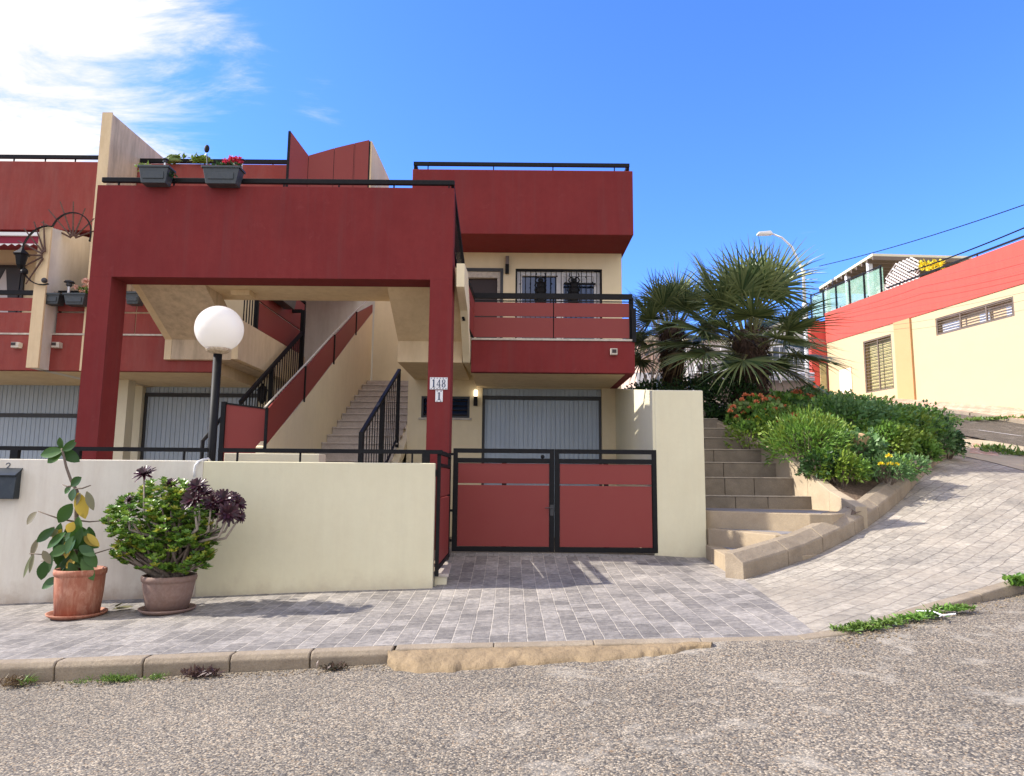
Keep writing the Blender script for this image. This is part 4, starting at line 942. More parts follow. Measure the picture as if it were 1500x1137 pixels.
# iron fans with spikes
def fan(c, rx, rz, a0, a1, spikes, hub, parent):
    mb = MB(); n = 18; pts_ = []
    for i in range(n+1):
        t = R(a0+(a1-a0)*i/n); pts_.append(c+Vector((rx*math.cos(t), 0, rz*math.sin(t))))
    for a, b in zip(pts_, pts_[1:]): mb.bar(a, b, .045, .018, (a+b)/2-c)
    f_ = mb.build('iron_fan', IRON, parent)
    mb = MB()
    for t, l_ in spikes:
        t = R(t); d = Vector((math.cos(t)*rx, 0, math.sin(t)*rz)); mb.tube([hub+d*.12, hub+(d*l_)], [.02, .012], 5)
    mb.build('spike', RUST, f_)
ca = P(104, 343, 13.9); s1 = 13.9/1020
fan(ca, 31*s1, 34*s1, -20, 195, [(20, 1.25), (45, 1.35), (72, 1.5), (95, 1.75), (115, 1.9), (135, 1.9), (155, 1.8)], ca+Vector((.05, 0, -.1)), nh)
cb = P(66, 374, 13.5); s1 = 13.5/1020
fan(cb, 36*s1, 46*s1, 80, 285, [(100, 1.2), (118, 1.3), (138, 1.35), (158, 1.3), (180, 1.25), (205, 1.15), (235, 1.2)], cb, nh)
# lantern on the fan
lt = P(31, 380, 13.45)
mb = MB(); mb.lathe(lt, [(.03, -.2), (.05, -.17), (.08, -.12), (.12, .08), (.16, .1), (.05, .2), (.02, .26)], 6); mb.ball(lt+Vector((.09, 0, -.25)), .07, 8, 6); mb.build('lantern', IRON, nh)
mb = MB(); mb.ball(P(65, 411, 13.4), .055, 10, 8); mb.build('ball_ornament', GIRON, nh)

# lantern on the wall behind the barred handrail
lw = P(384, 578, 16.1)
mb = MB(); mb.lathe(lw, [(.03, -.22), (.06, -.18), (.10, -.12), (.12, .08), (.14, .1), (.05, .2), (.02, .26)], 6); mb.bar(lw+Vector((0, 0, .2)), lw+Vector((0, .2, .2)), .03, .03)
mb.build('lantern', IRON, nh)

# privacy screens on the roof, cream end fin
ps = thing('roof_privacy_screen', (P(480, 262, 15).x, 15.5, zc_-.3), 'folded dark red panel screen with slanted top standing on the roof terrace', 'screen')
zb3 = P(480, 275, 15.5).z-.6
Q = [P(424, 190, 14.6), P(452, 228, 15.0), P(490, 217, 15.05), P(519, 210, 15.12), P(541, 205, 15.2)]
for i in range(4):
    a, b = Q[i], Q[i+1]; d = (b-a)*.012
    mb = MB(); mb.prism([Vector((a.x, a.y, zb3))+d*1, Vector((b.x, b.y, zb3))-d, b-d, a+d], (0, .04, 0)); mb.build('screen_panel', PANEL, ps)
mb = MB()
for q_ in Q: mb.bar((q_.x, q_.y+.03, zb3), (q_.x, q_.y+.03, q_.z-.03), .05, .05)
mb.build('screen_post', IRON, ps)
xf = P(543, 205, 15.2).x+.03
ef = [Vector((xf, 15.22, P(545, 207, 15.22).z)), PX(570, 262, xf), Vector((xf, PX(570, 262, xf).y+1.5, P(600, 330, 18).z)), Vector((xf, 15.22, zb3))]
ef[2] = Vector((xf, ef[1].y, zb3))
mb = MB(); mb.prism(ef, (-.16, 0, 0)); tag(mb.build('roof_fin_wall', SOFF), 'cream fin wall with sloping top just right of the red screen on the roof', 'wall')
# ------------------------------------------------------------------ front garden walls, gates
YW = 10.0
wxs = P(298, 680, YW).x; wxe = P(633.5, 760, YW).x+.02
zwt = P(450, 677, YW).z; zwl = P(150, 673.5, YW).z
def garden_wall(x0, x1, zt, m, label, cap=0):
    n = thing('garden_wall', (x0, YW, Hs(x0, YW)-.1), label, 'wall')
    mb = MB(); mb.box(x0, x1, YW, YW+.16, Hs(x0, YW)-.2, zt); mb.build('wall_body', m, n, bevel=.012); return n
WALLL = stucco('whitewashed_render', C(.71, .67, .58), C(.64, .60, .51), .6, .35, C(.50, .42, .34), foot=.7, streak=.15)
WALLR = stucco('fresh_cream_render', C(.70, .655, .465), C(.645, .60, .42), .6, .12, C(.56, .46, .30), foot=.4, streak=.10)
gl = garden_wall(-14, wxs-.001, zwl, WALLL, 'long whitewashed garden wall with letter box behind the potted plants')
gr_ = garden_wall(wxs, wxe, zwt, WALLR, 'smooth cream garden wall between the globe lamp and the driveway')
# thin soil/dirt line at the foot
zr_ = P(320, 659.5, YW+.06).z
def wrail(x0, x1, parent, thin, thick, zt):
    mb = MB(); mb.box(x0, x1, YW+.03, YW+.09, zr_-.028, zr_+.03); 
    for px in thick: x = P(px, 667, YW+.06).x; mb.box(x-.055, x+.055, YW+.03, YW+.10, zt-.01, zr_-.028)
    for px in thin: x = P(px, 667, YW+.06).x; mb.box(x-.012, x+.012, YW+.045, YW+.07, zt-.01, zr_-.028)
    mb.build('wall_railing', IRON, parent)
wrail(-13, P(302, 660, YW).x, gl, (-60, 270), (22, 112), zwl)
wrail(P(318, 660, YW).x, P(648, 660, YW+.06).x, gr_, (348, 440, 530, 604), (624,), zwt)
mb = MB(); mb.box(wxe+.01, wxe+.022, YW+.03, YW+.1, P(640, 698, YW).z, P(640, 688, YW).z); mb.build('latch_plate', IRON, gr_)
# number 2 on the wall
k = Mat('grey_paint_number', C(.10, .11, .13), .8)
pp = [P(x, y, YW-.004) for x, y in ((9.0, 680.5), (10.5, 678.5), (13, 678.2), (14.8, 679.8), (14.3, 682), (11.5, 684.2), (9.2, 686), (12, 685.6), (15.8, 686.6))]
mb = MB(); mb.tube(pp, .008, 5); mb.build('painted_number', k.m, gl, label='small handwritten number 2')
# letter box
LBX = P(-6, 710, YW); lb = thing('letter_box', (P(0, 710, YW).x, YW, P(0, 733, YW).z), 'dark metal letter box on the white wall at the left edge', 'letter box')
x0, x1 = P(-36, 710, YW-.1).x, P(23, 710, YW-.1).x; z0_, z1_ = P(10, 731, YW-.1).z, P(10, 696, YW-.1).z
mb = MB(); mb.prism([(x0, YW-.13, z0_), (x0, YW-.002, z0_), (x0, YW-.002, z1_+.075), (x0, YW-.10, z1_)], (x1-x0, 0, 0)); k = Mat('dark_blue_steel', C(.02, .028, .035), .35, .3); k.vary(12, .4, C(.05, .06, .065)); mb.build('box_body', k.m, lb, bevel=.006)
mb = MB(); mb.prism([(x0-.012, YW-.145, z1_-.02), (x0-.012, YW-.003, z1_+.085), (x0-.012, YW-.003, z1_+.10), (x0-.012, YW-.15, z1_-.0)], (x1-x0+.024, 0, 0)); mb.build('lid', k.m, lb)
mb = MB(); mb.box(P(-2, 722, YW).x, P(5, 722, YW).x, YW-.137, YW-.131, P(0, 726, YW).z, P(0, 722, YW).z); mb.build('name_plate', WMETAL, lb)
# hose over the wall
k = Mat('white_hose', C(.72, .72, .72), .4)
h = [P(284.5, 699, YW-.03), P(284.5, 690, YW-.03), P(286, 682, YW-.04), P(291, 676, YW-.02), P(297, 673.5, YW+.03), P(305, 672, YW+.1), P(308, 676, YW+.2)]
hh = MB(); hh.tube(h, .016, 8); tag(hh.build('hose', k.m, smooth=True), 'thin white hose looping over the garden wall by the globe lamp', 'hose')
# globe lamp
gb = P(309, 672, 10.32); gt = P(319.5, 515, 10.32); gc = P(320.5, 483, 10.32); gr0 = 34.5/1020*10.32
gx = (gb.x+gt.x)/2
gc.x = gx+.0
gl_ = thing('globe_lamp', (gx, 10.32, .26), 'white globe lamp on a black post behind the garden wall', 'lamp')
mb = MB(); mb.tube([(gx, 10.32, .26), (gx, 10.32, gt.z)], .062, 16); mb.build('post', IRON, gl_, smooth=True)
mb = MB(); mb.lathe((gx, 10.32, gt.z-.04), [(.06, 0), (.155, .035), (.175, .06), (.175, .10), (.12, .12)], 24); k = Mat('aged_cream_plastic', C(.6, .5, .36), .5); k.vary(20, .8, C(.3, .2, .12)); mb.build('collar', k.m, gl_)
mb = MB(); mb.ball((gx, 10.32, gc.z+.01), gr0, 48, 32); mb.build('globe', OPAL, gl_, smooth=True)
# white trough seen over the wall behind the rail
tr_ = MB(); a = P(322, 664, 11.0); tr_.box(P(332, 668, 11).x, P(470, 668, 11).x, 10.9, 11.3, .26, P(380, 664.5, 11).z); tag(tr_.build('patio_planter_wall', CREAM_W, bevel=.01), 'low cream wall inside the patio behind the railing', 'wall')
# pedestrian gate between the wall end and the portal post (in line with the depth)
gxp = wxe+.045
pg = thing('pedestrian_gate', (gxp, 10.3, .2), 'narrow red and black pedestrian gate seen edge-on beside the red post', 'gate')
mb = MB(); zt1 = zr_+.03
mb.box(gxp-.025, gxp+.025, 10.08, 10.14, .22, zt1); mb.box(gxp-.025, gxp+.025, 11.78, 11.84, .3, zt1); mb.box(gxp-.025, gxp+.025, 10.14, 11.78, zt1-.06, zt1); mb.box(gxp-.025, gxp+.025, 10.14, 11.78, .3, .36); mb.box(gxp-.025, gxp+.025, 10.14, 11.78, zt1-.24, zt1-.19)
mb.build('gate_frame', IRON, pg)
mb = MB(); mb.box(gxp-.012, gxp+.012, 10.15, 11.77, .37, 1.30); mb.box(gxp-.012, gxp+.012, 10.15, 11.77, 1.33, zt1-.25); mb.build('gate_panel', PANEL, pg)
# marble entrance step
es = MB(); q = [(wxe+.005, 10.2), (wxe+.18, 10.2), (P(660, 800, 11.86).x, 11.86), (wxe+.005, 11.86)]
es.prism([(x, y, 0) for x, y in q], (0, 0, .20)); e_ = thing('entrance_step', (wxe, 11, 0), 'pale marble doorstep between the wall end and the red post', 'step'); es.build('riser_block', CREAM_W, e_)
es = MB(); q = [(wxe+.003, 10.17), (wxe+.21, 10.17), (P(660, 800, 11.86).x+.03, 11.88), (wxe+.003, 11.88)]; es.prism([(x, y, .201) for x, y in q], (0, 0, .045)); es.build('tread', MARB, e_, bevel=.006)

# driveway gate
Y = 12.0
G = lambda px, py: P(px, py, Y)
dg = thing('driveway_gate', (G(810, 810).x, Y, .26), 'black framed double driveway gate with red panels in front of the garage', 'gate')
zt, zb1, zb2 = G(812, 658).z, G(812, 672).z, G(812, 679).z
zbot = G(812, 809).z; zp1, zp2, zp3 = G(812, 709).z, G(812, 711.5).z, G(812, 802).z
xs_ = [G(662.5, 730).x, G(812.3, 730).x, G(963, 730).x]
for i, lab in ((0, 'left leaf of the driveway gate'), (1, 'right leaf of the driveway gate')):
    a, b = xs_[i]+.004, xs_[i+1]-.004
    mb = MB(); sw = .075
    mb.box(a, a+sw, Y, Y+.06, zbot, zt); mb.box(b-sw, b, Y, Y+.06, zbot, zt)
    mb.box(a+sw, b-sw, Y+.001, Y+.059, zt-.075, zt); mb.box(a+sw, b-sw, Y+.001, Y+.059, zb2, zb1); mb.box(a+sw, b-sw, Y+.001, Y+.059, zbot, zp3)
    lf = mb.build('gate_leaf', IRON, dg, bevel=.004, label=lab)
    mb = MB(); mb.box(a+sw+.012, b-sw-.012, Y+.018, Y+.04, zp1, zb2-.006); mb.build('panel', PANEL, lf, bevel=.004)
    mb = MB(); mb.box(a+sw+.012, b-sw-.012, Y+.018, Y+.04, zp3+.006, zp2); mb.build('panel', PANEL, lf, bevel=.004)
    mb = MB(); mb.box(a+sw, a+sw+.01, Y+.02, Y+.04, zp3, zb2); mb.box(b-sw-.01, b-sw, Y+.02, Y+.04, zp3, zb2); mb.box((a+b)/2-.03, (a+b)/2+.05, Y+.036, Y+.05, zp3, zb2); mb.build('panel_edge', IRON, lf)
mb = MB(); xg = xs_[0]-.03
for z in (zt-.1, 1.05, .55): mb.box(xg-.06, xg+.03, Y+.0, Y+.05, z-.02, z+.02)
mb.ball((G(795, 671).x, Y+.03, zb1+.03), .035, 8, 6); mb.build('hinge', IRON, dg)
mb = MB(); hx = xs_[1]-.045; mb.box(hx-.03, hx+.03, Y-.012, Y-.001, .98, 1.16); mb.tube([(hx, Y-.01, 1.11), (hx, Y-.05, 1.11), (hx-.12, Y-.05, 1.11)], .01, 6); mb.build('gate_handle', GIRON, dg)
# cream end wall right of the gate, and the side wall back to the house
ex0, ex1 = G(957, 690).x+.005, G(1033, 690).x
ew = thing('gate_end_wall', (ex0, 12, 0), 'tall smooth cream wall end right of the driveway gate', 'wall')
mb = MB(); mb.box(ex0+.035, ex1, 12.01, 12.3, -.1, G(990, 571.5).z); mb.build('wall_body', WALLR, ew, bevel=.02)
mb = MB(); zq0 = P(957, 571, 12.3).z; zq1 = P(903, 569.5, Yg).z
mb.prism([(ex0, 12.02, -.1), (ex0, Yg-.003, -.1), (ex0, Yg-.003, zq1), (ex0, 12.02, G(960, 571.3).z-.01)], (.2, 0, 0)); mb.build('side_wall', WALLR, ew)

# ------------------------------------------------------------------ window boxes with plants
def wbox(c, L_, H, D, parent):
    mb = MB(); a = .82
    mb.hexa([c+Vector((-L_/2*a, -D/2*a, 0)), c+Vector((L_/2*a, -D/2*a, 0)), c+Vector((L_/2*a, D/2*a, 0)), c+Vector((-L_/2*a, D/2*a, 0))],
            [c+Vector((-L_/2, -D/2, H)), c+Vector((L_/2, -D/2, H)), c+Vector((L_/2, D/2, H)), c+Vector((-L_/2, D/2, H))])
    mb.build('trough', PLANT, parent, bevel=.008)
    mb = MB(); mb.box(c.x-L_/2-.02, c.x+L_/2+.02, c.y-D/2-.02, c.y+D/2+.02, c.z+H-.005, c.z+H+.035); mb.build('rim', PLANT, parent, bevel=.006)
    mb = MB(); mb.box(c.x-L_/2*.7, c.x+L_/2*.7, c.y-D/2*.93-.012, c.y-D/2*.90, c.z+H*.28, c.z+H*.72); mb.build('front_panel', PLANT, parent)
def tuft(mb, c, r, n, l_, w_, up=.6):
    for i in range(n):
        d = rdir(); d.z = abs(d.z)+up; d.normalize(); p = c+Vector((rnd.uniform(-r.x, r.x), rnd.uniform(-r.y, r.y), rnd.uniform(0, r.z)))
        mb.leaf(p, d, rdir(), l_*rnd.uniform(.6, 1.2), w_*rnd.uniform(.7, 1.2), droop=rnd.uniform(0, .3))
def flower_box(px0, px1, pyt, pyb, Y, label, kind):
    a, b = P(px0, pyb, Y), P(px1, pyt, Y); c = Vector(((a.x+b.x)/2, Y, a.z)); 
    t_ = thing('window_box', tuple(c), label, 'window box', 'dark troughs hung on the railings'); L_, H = abs(b.x-a.x)-.04, b.z-a.z-.03
    wbox(c, L_, H, .24, t_); top = c+Vector((0, 0, H+.02))
    if kind == 'succ':
        mb = MB(); tuft(mb, top+Vector((-L_*.42, 0, -.02)), Vector((.12, .1, .06)), 90, .11, .03, .1); mb.build('foliage', LEAFY, t_)
        mb = MB(); tuft(mb, top+Vector((L_*.42, 0, -.16)), Vector((.1, .08, .12)), 60, .09, .03, -.2); mb.build('trailing_plant', LEAFD, t_)
    elif kind == 'crimson':
        mb = MB(); tuft(mb, top+Vector((.05, 0, 0)), Vector((L_*.36, .08, .08)), 130, .10, .04); mb.build('foliage', LEAFD, t_)
        for i in range(14):
            mb = MB(); q_ = top+Vector((rnd.uniform(-.05, .32)*1, rnd.uniform(-.1, .08), rnd.uniform(.1, .24)))
            for _ in range(26): mb.quadleaf(q_+rdir()*.03, rdir(), rdir(), .045, .035)
            mb.build('flower_head', FLR, t_)
    elif kind == 'peach':
        mb = MB(); tuft(mb, top+Vector((.12, 0, 0)), Vector((L_*.2, .08, .1)), 90, .11, .04); mb.build('foliage', LEAF, t_)
        mb = MB()
        for i in range(12):
            q_ = top+Vector((rnd.uniform(.0, .3), rnd.uniform(-.12, .06), rnd.uniform(.06, .3)))
            for _ in range(20): mb.quadleaf(q_+rdir()*.03, rdir(), rdir(), .05, .04)
        mb.build('flower_head', FLP, t_)
    elif kind == 'bare':
        mb = MB(); tuft(mb, top, Vector((L_*.4, .06, .02)), 40, .07, .02); mb.build('foliage', WEEDD, t_)
    return t_
flower_box(205, 253, 247, 271, 11.78, 'dark trough with yellow-green succulent at its corner, on the portal railing', 'succ')
flower_box(298, 356, 248, 272, 11.78, 'dark trough with crimson flowers on the portal railing', 'crimson')
flower_box(62, 94, 432, 447, 13.72, 'small empty dark trough in front of the cream fin on the neighbour balcony', 'bare')
flower_box(96, 131, 432, 448, 13.72, 'dark trough with peach flowers beside the red portal on the neighbour balcony', 'peach')
flower_box(186, 210, 430, 447, 13.72, 'dark trough on the neighbour balcony seen just right of the left portal pillar', 'bare')
# trough hanging on the landing railing
c = P(413, 446, 16.0); t_ = thing('window_box', tuple(c), 'dark trough hung high on the red panelled landing beside the stairs', 'window box', 'dark troughs hung on the railings')
mb = MB(); mb.hexa([c+Vector((-.1, -.5, 0)), c+Vector((.14, -.5, 0)), c+Vector((.14, .5, 0)), c+Vector((-.1, .5, 0))], [c+Vector((-.14, -.6, .32)), c+Vector((.16, -.6, .32)), c+Vector((.16, .6, .32)), c+Vector((-.14, .6, .32))]); mb.build('trough', PLANT, t_)
# cactus-like plants on the far rail, disc on a stick, solar lamps
cp_ = thing('trailing_succulent', tuple(P(275, 245, 14.9)), 'pale trailing succulent growing over the rear roof railing', 'plant'); mb = MB()
for i in range(60): 
    c = P(rnd.choice((250, 258, 266, 285, 290, 296, 302)), rnd.uniform(231, 240), 14.95); tuft(mb, c, Vector((.06, .05, .05)), 5, .13, .05, -.05)
mb.build('foliage', LEAFY, cp_)
mb = MB()
for i in range(16):
    c = P(rnd.uniform(246, 262), rnd.uniform(228, 236), 14.9); mb.ball(c, .05, 8, 6, 1.6, 1, .7)
mb.build('pale_pad', LEAFP, cp_)
dk = thing('garden_stake', tuple(P(304, 250, 11.75)), 'black round disc on a thin stick stuck in the crimson flower trough', 'ornament')
a = P(304, 249, 11.75); b = P(303, 226, 11.75); mb = MB(); mb.tube([a, b], .010, 6); mb.build('stick', GIRON, dk); mb = MB(); mb.ball(P(303, 218, 11.75), .075, 14, 10, .65, .3, 1); mb.build('disc', IRON, dk)
def solar(px, py, Y, label, s=.5):
    c = P(px, py, Y); t_ = thing('solar_lamp', tuple(c), label, 'lamp', 'small solar lamps on the railings')
    mb = MB(); mb.tube([c, c+Vector((0, 0, .22*s))], .03*s, 8); mb.build('stake', WMETAL, t_)
    mb = MB(); mb.lathe(c+Vector((0, 0, .22*s)), [(.05*s, 0), (.07*s, .02*s), (.07*s, .09*s), (.13*s, .10*s), (.10*s, .14*s), (.03*s, .16*s)], 12); mb.build('lamp_head', GIRON, t_)
solar(241, 247, 11.84, 'small solar lamp on the rail between the two portal troughs')
solar(354, 248, 11.84, 'small solar lamp on the rail at the right end of the crimson flower trough')
solar(100, 432, 13.8, 'small solar lamp standing in the trough with peach flowers', .8)

# ------------------------------------------------------------------ potted plants
def pot(c, r0, r1, h, m, parent, ms, n=40):
    mb = MB(); rm = .03
    mb.lathe(c+Vector((0, 0, .03)), [(r0*.98, 0), (r0+(r1-r0)*.55, h*.5), (r1*.96, h-.09), (r1*.965, h-.075), (r1, h-.07), (r1*1.02, h-.035), (r1, h-.005), (r1-.012, h), (r1-.035, h-.01), (r1-.05, h-.08), (.01, h-.085)], n)
    mb.build('pot', m, parent, smooth=True)
    mb = MB(); mb.lathe(c+Vector((0, 0, h-.055)), [(r1-.045, 0), (r1*.6, .02), (.01, .03)], n); mb.build('pot_soil', SOIL, parent)
    mb = MB(); R_ = r0*1.32; mb.lathe(c, [(R_*.85, 0), (R_, .035), (R_*1.02, .055), (R_*.97, .055), (R_*.9, .028), (.01, .026)], n); mb.build('saucer', ms, parent, smooth=True)
# rubber plant
c1 = P(113, 898, 9.05); c1.z = Hs(c1.x, c1.y); Yp1 = c1.y
rp = thing('rubber_plant', tuple(c1), 'tall sparse rubber plant with yellowing leaves in an orange terracotta pot', 'potted plant')
sc1 = Yp1/1020
zt1_ = P(120, 836, Yp1).z; hp = zt1_-c1.z
pot(c1+Vector((0, 0, .0)), 28.5*sc1, 33.0*sc1, hp, TERRA, rp, TERRA)
S = lambda px, py, dy=0: P(px, py, Yp1+dy)
stem = [S(113, 842), S(112, 800), S(112, 750), S(113, 720), S(104, 704), S(97, 684), S(92, 662), S(90, 657)]
mb = MB(); mb.tube(stem, [.035, .03, .026, .022, .018, .016, .014, .01], 8)
twigs = [((112, 762), (150, 763), .1), ((112, 765), (56, 749), -.1), ((112, 785), (70, 783), .05), ((112, 812), (43, 811), -.12), ((112, 815), (165, 803), .1), ((106, 712), (92, 710), .05), ((108, 716), (133, 711), -.08), ((112, 815), (60, 822), .15)]
for a, b, dy in twigs: mb.tube([S(*a), S((a[0]+b[0])/2, (a[1]+b[1])/2+2, dy/2), S(b[0], b[1], dy)], [.013, .010, .006], 6)
mb.build('stem', BARK, rp, smooth=True)
def lf(mb, a, b, W, dy=0, fold=.25, tilt=0):
    p, q_ = S(a[0], a[1], dy), S(b[0], b[1], dy+rnd.uniform(-.04, .04)); d = q_-p
    n_ = Vector((rnd.uniform(-.35, .35)+tilt, -1, rnd.uniform(-.1, .5)))
    mb.leaf(p, d, n_, d.length*1.12, W*sc1*.82, fold=fold, seg=7, tip=.06, droop=.03)
gm, ym, om = MB(), MB(), MB()
G_ = [((91, 658), (88, 642), 12), ((92, 660), (63, 665), 17), ((91, 662), (72, 676), 16), ((90, 660), (114, 674), 18), ((92, 660), (110, 649), 13), ((91, 660), (108, 645), 8),
      ((104, 712), (118, 700), 14), ((104, 712), (96, 722), 10), ((108, 716), (106, 732), 14), ((106, 738), (88, 762), 20), ((115, 757), (117, 778), 18), ((96, 780), (72, 800), 14), ((90, 785), (82, 812), 17), ((95, 790), (84, 822), 18), ((112, 790), (126, 806), 16), ((120, 788), (142, 800), 15), ((110, 785), (98, 808), 18),
      ((66, 822), (61, 846), 16), ((86, 846), (64, 860), 15), ((92, 850), (86, 868), 15), ((86, 830), (92, 846), 16), ((120, 815), (132, 832), 16), ((116, 800), (137, 812), 14), ((100, 800), (78, 812), 16), ((112, 776), (96, 790), 15), ((102, 815), (94, 835), 15), ((112, 742), (116, 730), 8), ((118, 812), (126, 830), 17), ((100, 822), (80, 840), 16), ((110, 800), (90, 822), 17), ((106, 780), (120, 796), 15)]
for a, b, w_ in G_: lf(gm, a, b, w_*1.15, rnd.uniform(-.2, .12))
r9 = random.Random(4)
for _ in range(26):
    y_ = r9.uniform(772, 838); x_ = 108+r9.gauss(0, 12); L9 = r9.uniform(20, 30); t9 = r9.uniform(-.2, 1.0)*r9.choice((-1, 1)); lf(gm, (x_, y_-6), (x_+L9*math.sin(t9*1.3), y_-6+L9*math.cos(t9)), r9.uniform(14, 19), r9.uniform(-.25, .25), tilt=r9.uniform(-.5, .5))
for a, b, w_ in [((114, 722), (124, 755), 20), ((108, 765), (100, 778), 14), ((104, 788), (97, 814), 19), ((122, 786), (141, 798), 12), ((128, 782), (144, 798), 10), ((84, 776), (80, 792), 11), ((104, 833), (107, 846), 10), ((112, 818), (98, 830), 12), ((90, 775), (82, 790), 10)]: lf(ym, a, b, w_*1.1, rnd.uniform(-.24, -.05))
for a, b, w_ in [((127, 720), (136, 744), 12), ((54, 750), (41, 766), 14), ((56, 789), (47, 812), 11), ((48, 812), (36, 842), 9), ((50, 812), (44, 836), 8), ((80, 772), (63, 790), 13), ((160, 755), (160, 766), 6), ((118, 722), (112, 738), 9), ((72, 786), (84, 776), 10), ((120, 820), (134, 828), 14), ((74, 826), (64, 808), 11)]: lf(om, a, b, w_*1.1, rnd.uniform(-.15, .1))
gm.build('green_leaves', RUBG, rp, smooth=True); ym.build('yellow_leaves', RUBY, rp, smooth=True); om.build('withered_leaves', RUBO, rp, smooth=True)
# fallen leaf
c = P(165, 889, 9.3); c.z = Hs(c.x, c.y)+.02
mb = MB(); mb.leaf(c, (1, .3, .1), (0, -.2, 1), .24, .12, seg=5); mb.leaf(c+Vector((.02, .05, .02)), (.5, -.4, .3), (0, -.2, 1), .16, .09, seg=5); tag(mb.build('fallen_leaf', RUBO, smooth=True, org=c), 'curled fallen leaf on the paving between the two pots', 'leaf')

# jade / aeonium shrub
c2 = P(245, 893, 9.15); c2.z = Hs(c2.x, c2.y); Y2 = c2.y
jp = thing('potted_succulent_shrub', tuple(c2), 'bushy jade shrub with dark purple aeonium rosettes in a brown clay pot', 'potted plant')
sc2 = Y2/1020
hp2 = P(245, 845, Y2).z-c2.z
pot(c2, 28*sc2, 36*sc2, hp2, BCLAY, jp, BCLAY)
T = lambda px, py, dy=0: P(px, py, Y2+dy)
# branches
mb = MB(); tips = []
env = [(205, 770, 52, 48, .35), (235, 735, 42, 34, .35), (275, 765, 46, 50, .38), (265, 725, 34, 22, .3), (215, 800, 40, 32, .3), (290, 800, 30, 28, .3), (180, 760, 28, 26, .25), (245, 775, 50, 45, .42), (178, 810, 16, 18, .2), (300, 775, 24, 34, .25), (225, 826, 40, 18, .3), (270, 826, 38, 18, .3), (250, 800, 30, 20, .35)]
env = [(a_, b__, c_, d_, e_*1.4) for a_, b__, c_, d_, e_ in env]
base = c2+Vector((0, 0, hp2))
for ex_, ey_, rx, ry, ry2 in env:
    for _ in range(7):
        t = rdir(); e = T(ex_+t.x*rx*.8, ey_+t.z*ry*.8, t.y*ry2*.8)
        b0 = base+Vector((rnd.uniform(-.14, .14), rnd.uniform(-.14, .14), -.03)); m_ = b0.lerp(e, .5)+Vector((rnd.uniform(-.06, .06), 0, -.03))
        mb.tube([b0, m_, e], [.035, .02, .008], 6); tips.append(e)
mb.build('branches', BARK, jp, smooth=True)
jm, jy, jd = MB(), MB(), MB()
def rosette(mb, c, n, l_, w_, ax=None):
    ax = ax or Vector((rnd.uniform(-.5, .5), rnd.uniform(-.8, .2), 1)).normalized(); a = ax.orthogonal().normalized(); b = ax.cross(a)
    for i in range(n):
        t = i*2.4+rnd.uniform(-.2, .2); up = .25+1.1*i/n; d = (a*math.cos(t)+b*math.sin(t)+ax*up).normalized()
        mb.leaf(c, d, ax, l_*rnd.uniform(.75, 1.1)*(1-.35*i/n), w_, fold=.15, seg=3, tip=.35, wide=.4)
cnt = 0
for ex_, ey_, rx, ry, ry2 in env:
    n = int(rx*ry*.15)
    for _ in range(n):
        t = rdir()*(rnd.uniform(.35, 1)**.5)
        px, py = ex_+t.x*rx, ey_+t.z*ry
        if noise.noise(Vector((px*.042, py*.042, t.y*1.5+3))) > .10: continue
        c = T(px, py, t.y*ry2); 
        tgt = jy if (rnd.random() < .07 + (.25 if (abs(px-228) < 16 and py < 735) or (px < 195 and py > 795) else 0)) else (jd if rnd.random() < .35 else jm)
        rosette(tgt, c, 8, .075, .038)
jm.build('foliage', JADE, jp); jy.build('yellow_foliage', JADEY, jp); jd.build('dark_foliage', LEAF, jp)
sm = MB()
for px, py, dy, s_, ax in [(211, 694, -.1, 1.1, (-.2, -.8, .9)), (251, 708, 0, .8, (0, -.6, 1)), (289, 712, -.15, 1.05, (0, -.8, .7)), (283, 730, -.2, 1.25, (-.1, -1, .5)), (300, 722, .1, 1., (.2, -.5, 1)), (327, 731, 0, 1.25, (.3, -.8, .7)), (336, 752, -.1, 1.2, (.6, -.8, .3)), (350, 738, .1, .9, (.9, -.5, .5)), (315, 745, .1, 1., (.2, -.9, .4)), (190, 732, 0, .7, (-.6, -.6, .6)), (343, 728, .2, .8, (.5, -.4, .9)), (310, 735, -.1, .9, (0, -1, .5)), (352, 757, 0, .7, (1, -.4, .2))]:
    dy -= .22; s_ *= .88; pm = MB(); c = T(px, py, dy); ax = Vector(ax).normalized(); a = ax.orthogonal().normalized(); b = ax.cross(a)
    for i in range(34):
        t = i*2.4; up = -.15+1.1*(i/34)**1.3; d = (a*math.cos(t)+b*math.sin(t)+ax*up).normalized()
        pm.leaf(c, d, ax, .165*s_*(1-.45*(i/34)), .042*s_, fold=.2, seg=3, tip=.5, wide=.3)
    pm.build('purple_rosette', PURP, jp)
    b0 = T(265+rnd.uniform(-15, 15), 800, rnd.uniform(-.2, .1)); mm = T(px*.6+298*.4 if px > 260 else px, (py+800)/2+10, dy)
    sm.tube([b0, mm, c], [.024, .016, .010], 6)
sm.build('bare_stems', PSTEM, jp, smooth=True)

